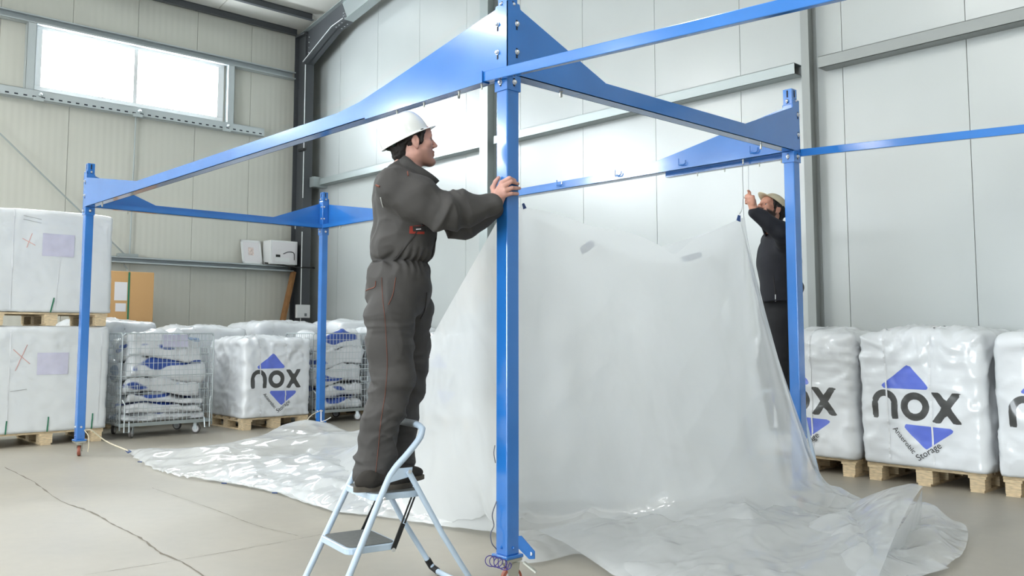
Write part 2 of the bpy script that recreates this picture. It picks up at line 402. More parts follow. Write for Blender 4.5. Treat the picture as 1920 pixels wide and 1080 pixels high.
# ---- steelwork
def hsec(name, m, label, lo, hi, tf=.014, tw=.01, web='y', cat='column'):
    """upright H column: flanges across x (web='y' plane at mid y)"""
    o = thing(name, ((lo[0]+hi[0])/2, (lo[1]+hi[1])/2, 0), label, cat)
    b = MB()
    if web == 'y':
        b.box((lo[0], lo[1], 0), (lo[0]+tf, hi[1], hi[2])).box((hi[0]-tf, lo[1], 0), (hi[0], hi[1], hi[2]))
        b.build('flange', m, o); ym = (lo[1]+hi[1])/2
        MB().box((lo[0]+tf, ym-tw, 0), (hi[0]-tf, ym+tw, hi[2])).build('web', m, o)
    else:
        b.box((lo[0], lo[1], 0), (hi[0], lo[1]+tf, hi[2])).box((lo[0], hi[1]-tf, 0), (hi[0], hi[1], hi[2]))
        b.build('flange', m, o); xm = (lo[0]+hi[0])/2
        MB().box((xm-tw, lo[1]+tf, 0), (xm+tw, hi[1]-tf, hi[2])).build('web', m, o)
    return o
cc = hsec('steel_column', M['steel_dark'], 'dark grey steel column standing in the hall corner', (-11.06, 4.90, 0), (-10.68, 5.08, 6.62))
MB().tube([(-10.66, 4.895, .3), (-10.66, 4.895, 3.0)], .008).tube([(-10.66, 4.895, 3.6), (-10.66, 4.895, 6.0)], .008).build('conduit', M['white'], cc)
c1 = hsec('steel_column', M['galv'], 'light grey steel column on the gable wall behind the near blue post', (-6.14, 5.10, 0), (-5.97, YB, roof_z(-6)-.02), web='x')
c2 = hsec('steel_column', M['steel_grey'], 'grey steel column on the gable wall behind the far right blue post', (-1.225, 5.14, 0), (-1.14, YB, roof_z(-1.2)-.02), web='x')
def cprof(name, m, label, a, b, h, d, axis, cat='beam', lip=.02):
    """horizontal C rail; a..b along its axis, box from wall outwards"""
    o = MB()
    if axis == 'y':
        x0, x1 = a[0], a[0]+d; z = a[2]
        o.box((x0, a[1], z), (x0+.004, b[1], z+h)).box((x0, a[1], z), (x1, b[1], z+.004)).box((x0, a[1], z+h-.004), (x1, b[1], z+h)).box((x1-.004, a[1], z), (x1, b[1], z+lip)).box((x1-.004, a[1], z+h-lip), (x1, b[1], z+h))
    else:
        y0, y1 = a[1], a[1]-d; z = a[2]
        o.box((a[0], y1, z), (b[0], y1+.004, z+h)).box((a[0], y1, z), (b[0], y0, z+.004)).box((a[0], y1, z+h-.004), (b[0], y0, z+h))
    return tag(o.build(name, m, origin=((a[0]+b[0])/2, (a[1]+b[1])/2, a[2])), label, cat)
# window wall rails
cprof('wall_rail', M['galv_light'], 'galvanised steel rail running above the high window', (XL+.003, YF+.1, 5.80), (XL, 4.89, 0), .13, .13, 'y')
lr = thing('wall_rail', (XL+.003, 2, 4.66), 'perforated galvanised steel rail running below the high window', 'beam')
b_ = MB(); z = 4.66; h = .14; x0 = XL+.003; x1 = x0+.13
b_.box((x1-.004, YF+.1, z), (x1, 4.3, z+h)).box((x0, YF+.1, z+h-.004), (x1, 4.3, z+h)).box((x0, YF+.1, z), (x1, 4.3, z+.004)); b_.build('channel', M['galv_light'], lr)
hb = MB()
for k in range(46): hb.box((x1, -1.2+.12*k, z+.03), (x1+.002, -1.2+.12*k+.05, z+.05))
tag(hb.build('slot_row', M['slot'], lr), kind='stuff')
for y in (.68, 2.12, 3.60):
    MB().box((x1, y-.07, z-.02), (x1+.03, y+.07, z+.03)).lathe((x1+.02, y+.02, z+.07), (1, 0, 0), [(.028, 0), (.028, .03), (.01, .05)], 8).build('splice_clamp', M['galv_light'], lr)
sr = cprof('wall_rail', M['galv_light'], 'lower galvanised steel rail serving as a shelf on the left wall', (XL+.003, YF+.1, 2.31), (XL, 4.89, 0), .10, .20, 'y')
for y, wd, lab in ((.50, .12, 'grey steel upright at the left side of the high window'), (3.62, .11, 'pale steel upright at the right side of the high window')):
    u = MB(); u.box((XL+.003, y, WZ0+.02), (XL+.13, y+.004, 5.80)).box((XL+.126, y, WZ0+.02), (XL+.13, y+wd, 5.80)).box((XL+.003, y+wd-.004, WZ0+.02), (XL+.13, y+wd, 5.80))
    tag(u.build('window_upright', M['galv_light'], origin=(XL+.05, y, WZ0)), lab, 'upright')
# bracing rods
tag(MB().tube([(XL+.06, 2.10, 2.41), (XL+.06, 2.12, 4.66)], .012).build('tie_rod', M['galv'], origin=(XL+.06, 2.1, 2.4)), 'thin vertical tie rod between two wall rails', 'rod')
br = MB().tube([(XL+.15, 2.0, 2.44), (XL+.15, -.6, 4.80), (XL+.15, -2.4, 6.43)], .012); br.box((XL+.06, 1.9, 2.412), (XL+.165, 2.2, 2.46))
tag(br.build('brace_rod', M['galv'], origin=(XL+.1, 2, 2.4)), 'thin diagonal brace rod above the wrapped stack', 'rod')
tag(MB().tube([(XL+.1, 2.0, 2.30), (XL+.1, 2.06, 2.22), (XL+.1, 2.08, 2.0), (XL+.1, 2.08, .02)], .012).build('tie_rod', M['galv'], origin=(XL+.1, 2.0, 0)), 'short vertical rod below the shelf rail', 'rod')
# gable wall rail in bays
for a, b, lab, m_ in ((-10.9, -6.18, 'grey steel rail across the gable wall left of the near post', 'galv'), (-5.88, -1.30, 'grey steel rail across the gable wall between the two columns', 'galv'), (-1.04, 5, 'grey steel rail across the gable wall above the printed bales', 'steel_grey')):
    cprof('wall_rail', M[m_], lab, (a, YB-.002, 3.84), (b, YB, 0), .115, .16, 'x')
MB().box((-10.66, 5.02, 3.80), (-10.52, YB-.002, 3.98)).build('rail_bracket', M['galv'], None, origin=(-10.6, 5.1, 3.8))
tag(bpy.data.objects['rail_bracket'], 'small steel plate bracket at the left end of the gable rail', 'bracket')
# eave beam and purlins
def purlin(x, y0, y1, lab, m='steel_dark', h=.15, z=None):
    z = roof_z(x)-h-.004 if z is None else z
    b = MB(); b.box((x-.004, y0, z), (x+.004, y1, z+h)).box((x-.004, y0, z), (x+.07, y1, z+.008)).box((x-.07, y0, z+h-.008), (x+.004, y1, z+h))
    return tag(b.build('roof_purlin', M[m], origin=(x, (y0+y1)/2, z)), lab, 'purlin')
purlin(-10.98, YF+.1, 4.89, 'dark steel eave purlin along the top of the left wall', h=.13)
purlin(-10.36, YF+.1, 4.84, 'dark steel roof purlin second from the left wall', h=.13)
for k in range(6): purlin(-8.9+1.6*k, YF+.1, YB, 'dark steel roof purlin further up the slope', h=.14)['group'] = 'roof purlins up the slope'
# rafter with haunch
rf = thing('roof_rafter', (-10, 4.96, 6.3), 'steel roof rafter with dark bolted haunch in the corner', 'rafter')
zr = lambda x: roof_z(x)-.16
hz = [(-10.67, 6.02), (-9.72, 6.42), (-9.36, 6.475)]
m_ = MB(); m_.prism([(-10.95, zr(-10.95)), (-10.67, 6.02), (-9.72, 6.42), (-9.36, 6.475), (-9.55, zr(-9.55))], 4.94, 4.97, lambda a, b, d: (a, d, b)); m_.build('haunch_web', M['steel_dark'], rf)
m_ = MB()
for (a, b), (c, d) in zip(hz[:-1], hz[1:]): m_.add([(a, 4.85, b), (c, 4.85, d), (c, 5.06, d), (a, 5.06, b), (a, 4.85, b+.014), (c, 4.85, d+.014), (c, 5.06, d+.014), (a, 5.06, b+.014)], BOXF)
m_.build('haunch_flange', M['steel_dark'], rf)
MB().tube([(-10.66, 4.84, 6.04), (-9.72, 4.84, 6.44), (-9.36, 4.84, 6.49)], .006).build('conduit', M['white'], rf)
for k, (x, y) in enumerate([(-9.66, 4.9), (-9.57, 4.9), (-9.48, 4.9), (-9.66, 5.01), (-9.57, 5.01), (-9.48, 5.01)]):
    MB().lathe((x, y, 6.43+.17*(x+9.72)-.004), (0, 0, -1), [(.012, 0), (.012, .012)], 6).build('bolt', M['bolt'], rf)
for k in range(5): MB().lathe((-10.62, 4.94, 6.12+.095*k), (0, -1, 0), [(.012, 0), (.012, .012)], 6).build('bolt', M['bolt'], rf)
MB().box((-10.98, 4.86, zr(-10.9)-.02), (-10.66, 5.06, zr(-10.9)+.01)).build('end_plate', M['steel_dark'], rf)
m_ = MB(); x0, x1 = -9.56, XRIDGE; s_ = RS
dz = lambda x: 6.475+.185*(x+9.36)
m_.prism([(x0, dz(x0)+.01), (x1, dz(x1)+.01), (x1, zr(x1)), (x0, zr(x0))], 4.945, 4.965, lambda a, b, d: (a, d, b))
m_.prism([(-9.36, dz(-9.36)), (x1, dz(x1)), (x1, dz(x1)+.012), (-9.36, dz(-9.36)+.012)], 4.87, 5.05, lambda a, b, d: (a, d, b))
m_.prism([(-10.95, zr(-10.95)), (x1, zr(x1)), (x1, zr(x1)+.012), (-10.95, zr(-10.95)+.012)], 4.87, 5.05, lambda a, b, d: (a, d, b))
m_.build('rafter_beam', M['galv'], rf)
for k in range(6): MB().lathe((-9.50+.05*(k % 2), 4.945, 6.52+.05*(k//2)+.02), (0, -1, 0), [(.010, 0), (.010, .010)], 6).build('bolt', M['bolt'], rf)
MB().bar((-8.75, 4.86, 6.70), (-8.45, 4.80, 6.62), .10, .06).build('junction_box', M['white'], rf, bevel=.006)
cb = MB().box((-10.70, 4.80, 4.42), (-10.52, 4.86, 4.46)).tube([(-10.68, 4.82, 4.44), (-10.45, 4.82, 4.42), (-10.43, 4.82, 4.50)], .008)
tag(cb.build('cable_hook', M['blackmetal'], origin=(-10.6, 4.83, 4.4)), 'small black hook bracket on the corner column', 'bracket')
# lamps added under the roof, outside the picture, to fill the hall with light
def fill_lamp(x, y, first=[None]):
    z = roof_z(x)-1.0
    o = thing('fill_lamp', (x, y, z), 'added white linear luminaire out of view under the roof, for fill light', 'lamp', 'added fill luminaires under the roof')
    MB().box((x-.16, y-.7, z), (x+.16, y+.7, z+.07)).build('housing', M['white'], o, bevel=.01)
    for s in (-.5, .5): MB().tube([(x, y+s, z+.07), (x, y+s, roof_z(x))], .005, 6).build('suspension_wire', M['galv'], o)
    l = bpy.data.lights.new('fill_light', 'AREA'); l.shape = 'RECTANGLE'; l.size = .3; l.size_y = 1.36; l.energy = FILL_LAMP_W; l.color = (1, 1, .99)
    lo = bpy.data.objects.new('fill_light', l); COL.objects.link(lo); lo.parent = o; lo.location = (0, 0, -.006)
for x in (-7.5, -2.0, 3.5, 9.0):
    for y in (-14.5, -10.5, -6.5, -2.2): fill_lamp(x, y)
# ================================================================== blue frame
LA, LB = 6.321, 2.734
FR = thing('metal_frame', (-LA/2, LB/2, 0), 'large blue painted steel frame on four castor posts in the middle of the hall', 'frame')
BL = M['blue']; HB = 2.5; T = .004
POSTS = {'near': (0, 0), 'left': (-LA, 0), 'right': (0, LB), 'back': (-LA, LB)}
def bolt(parent, c, n, r=.011, l=.016, m='bolt'):
    return MB().lathe(c, n, [(r*1.5, 0), (r*1.5, .003), (r, .003), (r, l), (r*.6, l+.003)], 8).build('bolt', M[m], parent)
def slot(parent, c, n, w=.010, h=.06):
    c = np.asarray(c, float); n = np.asarray(n, float); s = np.cross(n, (0, 0, 1))
    return MB().obox(c, s, n, (0, 0, 1), w/2, .0015, h/2).build('slot', M['slot'], parent)
for key, (px, py) in POSTS.items():
    p = MB().box((px-.04, py-.04, .165), (px+.04, py+.04, 2.84)).build('post', BL, FR, bevel=.006)
    tt = MB(); a, b = .034, .028
    tt.box((px-a, py-a, 2.80), (px-b, py+a, 2.95)).box((px+b, py-a, 2.80), (px+a, py+a, 2.95)).box((px-b, py-a, 2.80), (px+b, py-b, 2.95)).box((px-b, py+b, 2.80), (px+b, py+a, 2.95)); tt.build('top_tube', BL, p)
    for n in ((1, 0, 0), (0, -1, 0)):
        n = A3(*n); slot(p, A3(px, py, 2.915)+n*.0345, n, .011, .05); slot(p, A3(px, py, 2.862)+n*.0405, n, .010, .03)
        bolt(p, A3(px, py, 2.862)+n*.041, n, .007, .010)
        slot(p, A3(px, py, 2.462)+n*.0475, n, .010, .04); bolt(p, A3(px, py, 2.462)+n*.048, n, .009, .012)
    col = MB().box((px-.047, py-.047, 2.42), (px+.047, py+.047, 2.498)).build('collar', BL, p, bevel=.002)
    MB().box((px-.055, py-.055, .15), (px+.055, py+.055, .167)).build('foot_plate', BL, p, bevel=.004)
    for n, off in (((1, 0, 0), (.0, .0)), ((0, -1, 0), (0, 0))):
        n = A3(*n)
        if key != 'near': bolt(p, A3(px, py, .29)+n*.0405, n, .007, .006)
        bolt(p, A3(px, py, .20)+n*.0405, n, .006, .005, 'blue')
    # castor
    cs = thing('castor', (0, 0, 0)); cs.parent = FR; cs.location = (0, 0, 0)
    ang = {'near': -.35, 'left': 1.15, 'right': .4, 'back': 1.0}[key]; ax = A3(math.cos(ang), math.sin(ang), 0); ay = A3(-ax[1], ax[0], 0)
    c = A3(px, py, 0)+ay*.02
    k = MB().box((px-.05, py-.05, .136), (px+.05, py+.05, .149)); k.lathe((px, py, .118), (0, 0, 1), [(.032, 0), (.036, .018)], 12)
    for s in (-1, 1):
        k.prism([(-.034, .12), (.034, .12), (.020, .045), (-.020, .045)], .021*s, .026*s, lambda a, b, d: c+ay*a+ax*d+A3(0, 0, b))
    k.obox(c+A3(0, 0, .122), ax, ay, (0, 0, 1), .026, .034, .004); k.tube([c+ax*.032+A3(0, 0, .052), c-ax*.032+A3(0, 0, .052)], .008)
    k.build('fork', M['zinc'], cs)
    MB().lathe(c+A3(0, 0, .052)-ax*.016, ax, [(.036, 0), (.050, .002), (.052, .008), (.052, .024), (.050, .030), (.036, .032)], 24).build('tyre', M['wheel_red'], cs, smooth=True)
    MB().lathe(c+A3(0, 0, .052)-ax*.018, ax, [(.012, -.002), (.037, .0), (.037, .036), (.012, .038)], 20).build('wheel_hub', M['wheel_rim'], cs, smooth=True)
# near post foot tab and brake lever
tb = MB(); tb.prism([(0, .25), (.02, .25), (.085, .175), (.085, .14), (.06, .14), (0, .20)], -.003, .003, lambda a, b, d: (.035+a*.6, .030+a*.8+d, b)); tb.build('corner_tab', BL, FR)
MB().lathe((.035+.070*.6, .030+.070*.8-.004, .165), (.0, -1, 0), [(.009, 0), (.009, .002)], 10).build('tab_hole', M['white'], FR)
MB().bar((.05, .06, .125), (.11, .085, .085), .02, .008).build('brake_lever', M['zinc'], FR)
def beam(kind, poly, web, flange_dir, lip, along):
    """channel beam: web plate polygon (along, z) at coordinate web, flange inwards"""
    f = (lambda a, b, d: (a, d, b)) if along == 'x' else (lambda a, b, d: (d, a, b))
    w_ = MB(); w_.prism(poly, web, web+T*flange_dir, f); o = w_.build('beam', BL, FR)
    lo = min(a for a, b in poly)+.085; hi = max(a for a, b in poly)-.085
    g = MB(); w1 = web+.08*flange_dir
    q = lambda a0, a1, d0, d1, z0, z1: g.box((a0, d0, z0), (a1, d1, z1)) if along == 'x' else g.box((d0, a0, z0), (d1, a1, z1))
    q(lo, hi, web, w1, HB, HB+T); q(lo, hi, w1-T*flange_dir, w1, HB, HB+lip); g.build('bottom_flange', BL, o)
    for zz in (lo+.35, hi-.35):
        c = (zz, web+.05*flange_dir, HB) if along == 'x' else (web+.05*flange_dir, zz, HB)
        bolt(o, c, (0, 0, -1), .007, .03, 'zinc')
    return o
def longpoly(x0, x1):
    return [(x0, HB), (x1, HB), (x1, 2.87), (x1-.085, 2.86), (x1-.09, 2.845), (x1-1.0, 2.668), (x1-1.32, 2.61), (x1-1.56, 2.588), (x0+1.47, 2.588), (x0+.09, 2.80), (x0+.085, 2.87), (x0, 2.87)]
def shortpoly(y0, y1):
    return [(y0, HB), (y1, HB), (y1, 2.87), (y1-.085, 2.87), (y1-.09, 2.81), (y1-.70, 2.592), (y0+.74, 2.592), (y0+.09, 2.845), (y0+.085, 2.87), (y0, 2.87)]
b1 = beam('long', longpoly(-LA-.045, .045), -.045, 1, .03, 'x')
b2 = beam('long', longpoly(-LA-.045, .045), LB+.045, -1, .05, 'x')
b3 = beam('short', shortpoly(-.045, LB+.045), .045, -1, .03, 'y')
b4 = beam('short', shortpoly(-.045, LB+.045), -LA-.045, 1, .05, 'y')
for z in (2.62, 2.765):
    for x in (-.025, -LA+.01): slot(b1, (x, -.0455, z-.012), (0, -1, 0), .009, .045); bolt(b1, (x, -.046, z), (0, -1, 0), .009, .012)
    for y in (.02, LB+.02): slot(b3, (.0455, y, z-.005), (1, 0, 0), .009, .05); bolt(b3, (.046, y, z), (1, 0, 0), .009, .012)
    bolt(b4, (-LA+.041, LB-.02, z), (1, 0, 0), .008, .01); bolt(b2, (-LA+.02, LB-.041, z), (0, -1, 0), .008, .01)
# hooks on the far long beam
for x in (-2.24, -1.56, -.91, -.27, -4.6):
    y = LB-.035
    MB().tube([(x-.035, y-.012, 2.585), (x-.035, y-.012, 2.54), (x-.025, y-.02, 2.53), (x+.02, y-.02, 2.53), (x+.03, y-.014, 2.54), (x+.03, y-.010, 2.565)], .005, 6).build('hook', BL, b2)
# extension rails that slide out of sleeves on both long sides
for y, tgt in ((-.068, at(1500, 5, Y=-.068)), (LB+.068, at(1920, 242, Y=LB+.068))):
    sl = MB(); s = -1 if y < 0 else 1
    sl.box((-1.14, y-.022, 2.472), (-.09, y+.022, 2.477)).box((-1.14, y+.022*s-.003, 2.472), (-.09, y+.022*s+.003, 2.532)).box((-1.14, y-.022*s-.003, 2.472), (-.09, y-.022*s+.003, 2.50))
    so = sl.build('rail_sleeve', BL, FR)
    for x in (-.85, -.6, -.3, -.12): bolt(so, (x, y, 2.472), (0, 0, -1), .005, .022, 'zinc')
    a = A3(-.10, y, 2.505); d = unit(A3(tgt[0], y, tgt[2])-a)
    MB().bar(a, a+d*2.6, .030, .052).build('extension_rail', BL, FR, bevel=.003)
    MB().bar(a-A3(.95, 0, 0), a+A3(.02, 0, 0), .028, .044).build('inner_rail', BL, FR)

# ================================================================== pallets
_pb = {}
def pbox(sx, sy, sz):
    k = (sx, sy, sz)
    if k not in _pb:
        b = MB().box((-sx/2, -sy/2, -sz/2), (sx/2, sy/2, sz/2)); me = bpy.data.meshes.new('pallet_piece')
        me.from_pydata(b.v, [], b.f); me.materials.append(M['wood']); me.update(); _pb[k] = me
    return _pb[k]
def pallet(loc, L, Wd, rot, label, z0=0):
    """L along local x (front), Wd along local y"""
    o = thing('wooden_pallet', (loc[0], loc[1], z0), label, 'pallet'); o.rotation_euler.z = rot
    def piece(n, s, c):
        q = bpy.data.objects.new(n, pbox(*s)); COL.objects.link(q); q.parent = o; q.location = c
    for i in range(5): piece('top_board', (L, .12 if i % 2 == 0 else .10, .020), (0, -Wd/2+.07+i*(Wd-.14)/4, .134))
    for x in (-L/2+.07, 0, L/2-.07):
        piece('cross_board', (.13, Wd, .020), (x, 0, .1135))
        piece('bottom_board', (.10, Wd, .020), (x, 0, .010))
        for y in (-Wd/2+.07, 0, Wd/2-.07): piece('block', (.11 if x else .13, .13, .0835), (x, y, .0617))
    return o
# ================================================================== printed bales
def sd_poly(P, V):
    P = np.asarray(P); d = np.full(len(P), 1e9); s = np.ones(len(P)); n = len(V)
    for i in range(n):
        a, b = np.array(V[i]), np.array(V[i-1]); e = b-a; w = P-a
        q = w-e*np.clip((w@e)/(e@e), 0, 1)[:, None]; d = np.minimum(d, (q**2).sum(1))
        c1 = P[:, 1] >= a[1]; c2 = P[:, 1] < b[1]; c3 = e[0]*w[:, 1] > e[1]*w[:, 0]
        fl_ = (c1 & c2 & c3) | (~c1 & ~c2 & ~c3); s[fl_] *= -1
    return s*np.sqrt(d)
def logo(P):
    """P: (x,z) metres from the middle of the bottom edge"""
    rt = lambda V, r: sd_poly(P, V)-r
    blue = np.minimum(rt([(-.083, .795), (-.285, .637), (.060, .637)], .018), rt([(-.108, .318), (.240, .306), (.042, .165)], .018))
    c = P-np.array([-.282, .501]); rr = np.hypot(c[:, 0], c[:, 1])
    ring = np.maximum(np.abs(rr-.0805)-.0265, -c[:, 1])
    legs = np.maximum(np.abs(np.abs(c[:, 0])-.0805)-.0265, np.maximum(c[:, 1], -.129-c[:, 1]))
    n = np.minimum(ring, legs)
    o = P-np.array([-.035, .481]); o = np.abs(np.hypot(o[:, 0], o[:, 1])-.0855)-.0285
    def seg(a, b, w):
        a, b = np.array(a), np.array(b); e = unit(b-a); q = P-a; return np.abs(q[:, 0]*e[1]-q[:, 1]*e[0])-w
    x = np.minimum(seg((.128, .602), (.296, .360), .029), seg((.296, .602), (.128, .360), .029))
    x = np.maximum(x, np.maximum(P[:, 1]-.602, .360-P[:, 1])); x = np.maximum(x, np.abs(P[:, 0]-.212)-.125)
    return np.minimum(blue, 1), np.minimum(np.minimum(n, o), x)
def text_mesh(body, size):
    cu = bpy.data.curves.new('t', 'FONT'); cu.body = body; cu.size = size; cu.resolution_u = 3
    ob = bpy.data.objects.new('t', cu); COL.objects.link(ob); dg = bpy.context.evaluated_depsgraph_get(); dg.update()
    me = bpy.data.meshes.new_from_object(ob.evaluated_get(dg)); v = np.array([x.co[:] for x in me.vertices]); f = [tuple(p.vertices) for p in me.polygons]
    bpy.data.objects.remove(ob); bpy.data.curves.remove(cu); bpy.data.meshes.remove(me); return v, f
TXT = [(*text_mesh('Anaerobic', .075), (-.222, .290), math.radians(-49), .248), (*text_mesh('Storage', .075), (-.016, .050), math.radians(34), .222)]
def rbox_grid(w, d, h, n):
    """closed grid on a box surface, returns verts on the ideal box, faces"""
    V = {}; F = []; out = []
    def vid(p):
        k = (round(p[0], 4), round(p[1], 4), round(p[2], 4))
        if k not in V: V[k] = len(out); out.append(p)
        return V[k]
    S = A3(w, d, h); N = [max(4, int(round(s/n))) for s in S]
    for ax in range(3):
        u, v = (ax+1) % 3, (ax+2) % 3
        for side in (0, 1):
            for i in range(N[u]):
                for j in range(N[v]):
                    q = []
                    for di, dj in ((0, 0), (1, 0), (1, 1), (0, 1)):
                        p = [0, 0, 0]; p[ax] = S[ax]*side; p[u] = S[u]*(i+di)/N[u]; p[v] = S[v]*(j+dj)/N[v]; q.append(vid(tuple(p)))
                    F.append(tuple(q) if side else tuple(q[::-1]))
    P = np.array(out)-A3(w/2, d/2, 0); return P, F
def bale_shape(P, w, d, h, seed, rnd=.055, bulge=.022, wr=.027, top=.05):
    P = np.asarray(P, float); lo = A3(-w/2+rnd, -d/2+rnd, rnd*.4); hi = A3(w/2-rnd, d/2-rnd, h-rnd)
    c = np.clip(P, lo, hi); n = P-c; L = np.linalg.norm(n, axis=1, keepdims=True); n = np.where(L > 1e-6, n/np.maximum(L, 1e-6), 0)
    rz = np.where(P[:, 2:3] < rnd*.4, rnd*.4, rnd); Q = c+n*np.where(L > 1e-6, rnd, 0)*np.where(n[:, 2:3] < -.5, rz/rnd, 1)
    u = Q/A3(w/2, d/2, h/2)-A3(0, 0, 1); k = np.clip(1-u**2, 0, 1)
    side = bulge*(k[:, 2]**.6)*(np.sqrt(np.clip(k[:, 0], .0, 1))*np.abs(n[:, 1])+np.sqrt(np.clip(k[:, 1], 0, 1))*np.abs(n[:, 0]))
    topb = top*np.sqrt(k[:, 0]*k[:, 1])*np.clip(n[:, 2], 0, 1)
    f1 = fbm(Q*A3(5, 5, 2.2)+seed*3.7, 3); f2 = 1-2*np.abs(vnoise(Q*A3(6, 6, 9)+seed*5.1+2*vnoise(Q*3+seed)[:, None]))
    f3 = vnoise(Q*2.3+seed*1.3)
    upw = .6+.8*sstep(.55, 1.0, Q[:, 2]/h)+.3*sstep(.25, 0, Q[:, 2]/h)
    f4 = np.clip(1-3.0*np.abs(vnoise(Q*A3(3.4, 3.4, 8)+seed*2.9+1.2*vnoise(Q*4+seed)[:, None])), 0, 1)
    disp = side+topb+wr*(f1*.4+f2*.35+f4*.6)*upw+.0045*np.clip(1-3*np.abs(vnoise(Q*A3(9, 9, 15)+seed*1.9+1.5*vnoise(Q*6+seed)[:, None])), 0, 1)+.012*f3
    return Q+n*disp[:, None]
def bale(loc, size, rot, seed, label, group=None, printed=True, n=.022, tilt=0, lean=0, z0=.145):
    w, d, h = size; P, F = rbox_grid(w, d, h, n); Q = bale_shape(P, w, d, h, seed)
    R = np.array(Matrix.Rotation(rot, 3, 'Z')); S = np.array(Matrix.Rotation(tilt, 3, 'Y'))
    base = A3(loc[0], loc[1], z0+.004)
    def place(q):
        q = np.asarray(q).copy(); q[:, 0] += lean*q[:, 2]; q[:, 2] = np.maximum(q[:, 2], .002)
        return q@R.T+base
    o = thing('packed_bale', base, label, 'bale', group)
    b = mesh_obj('bag', place(Q), F, M['bale'], o, smooth=True)
    fb = np.ones(len(P)); fk = np.ones(len(P))
    if printed:
        fr = P[:, 1] < -d/2+1e-4
        bl, bk = logo(P[fr][:, [0, 2]]); fb[fr] = bl; fk[fr] = bk
    attr(b, 'ink_blue', fb); attr(b, 'ink_black', fk)
    if printed:
        for v, f, org, an, ln in TXT:
            s = ln/v[:, 0].max(); x = v[:, 0]*s; z = v[:, 1]*s; ca, sa = math.cos(an), math.sin(an)
            pp = np.stack([org[0]+x*ca-z*sa, np.full(len(v), -d/2), org[1]+x*sa+z*ca], 1); q = bale_shape(pp, w, d, h, seed); q[:, 1] -= .011
            mesh_obj('lettering', place(q), f, M['ink'], o)
    for xs, xt in ((-.25, -.27), (.10, .095)):
        zz = np.linspace(.03, h, 40); yy = np.linspace(-d/2, d/2, 24)
        path = [(xs+(xt-xs)*z/h, -d/2, z) for z in zz]+[(xt, y, h) for y in yy[1:]]+[(xs, d/2, z) for z in zz[::-1]]
        path = np.array(path); L_ = path+A3(-.006, 0, 0); R_ = path+A3(.006, 0, 0); q = bale_shape(path, w, d, h, seed)
        c = A3(0, 0, h/2); nn = np.zeros_like(path); nn[:40, 1] = -1; nn[40:63, 2] = 1; nn[63:, 1] = 1
        q = q+nn*.004; v = np.concatenate([q-A3(.007, 0, 0), q+A3(.007, 0, 0)]); m_ = len(path)
        mesh_obj('strap', place(v), [(i, i+1, m_+i+1, m_+i) for i in range(m_-1)], M['strap'], o)
    return o
# row along the gable wall, right
for i, (x0, x1, h, sd, lab, ln) in enumerate(((-1.385, -.385, 1.05, 3, 'white printed bale half hidden behind the far right blue post', .0), (-.36, .655, 1.06, 11, 'white printed bale fully in view, middle of the right-hand row', .0), (.70, 1.70, 1.05, 23, 'white printed bale cut off by the right edge of the picture', 0))):
    xc = (x0+x1)/2
    pallet((xc, 4.78), .94, .76, 0, ['light wood pallet under the bale half hidden by the blue post', 'light wood pallet under the fully visible printed bale', 'light wood pallet under the bale at the right edge'][i])
    bo = bale((xc, 4.75), (x1-x0-.055, .74, h), 0, sd, lab, 'printed bales along the gable wall')
    if i == 1:
        p = at(1660, 632, Y=4.5); MB().obox((.02, 4.60, 1.265), (.98, .1, .02), (-.1, .98, .1), (0, -.1, 1), .17, .12, .002).build('paper_sheet', M['paper'], bo)
# bale on pallet by the left wall
pallet((-7.9, 2.73), .94, 1.0, math.pi/2, 'light wood pallet under the printed bale beside the wire cart')
bale((-7.9, 2.735), (.93, 1.02, .975), math.pi/2, 31, 'white printed bale on a pallet between the two wire carts', 'printed bales by the window wall')
# further bales behind
for k, (x, y, s, sd, rot, lab) in enumerate((
        (-9.25, 1.15, (1.0, 1.0, 1.20), 41, math.pi/2, 'white wrapped bale bulging up behind the left wire cart'),
        (-9.25, 2.45, (1.0, 1.05, 1.12), 43, math.pi/2, 'white bale behind the printed bale, left of the blue back post'),
        (-9.25, 3.62, (1.0, 1.0, 1.20), 47, math.pi/2, 'white domed bale in the corner behind the blue back post'),
        (-8.85, 4.68, (1.0, .8, 1.22), 53, 0, 'white domed bale at the gable wall behind the right wire cart'),
        (-7.55, 4.72, (1.0, .8, 1.14), 59, 0, 'white bale at the gable wall behind the standing worker'))):
    pallet((x, y), .94, .92 if rot else .8, rot, ['pallet under the bulging bale behind the left wire cart', 'pallet under the bale behind the printed bale', 'pallet under the domed corner bale', 'pallet under the domed bale behind the right wire cart', 'pallet under the bale behind the standing worker'][k])
    bale((x, y), s, rot, sd, lab, 'unprinted bales in the back', printed=False, n=.05)
pallet((-5.95, 4.72), .94, .70, 0, 'pallet under the printed bale behind the plastic slope')
bale((-5.95, 4.70), (1.0, .70, 1.06), 0, 61, 'white printed bale seen between the worker and the plastic slope', 'printed bales by the window wall', n=.03)

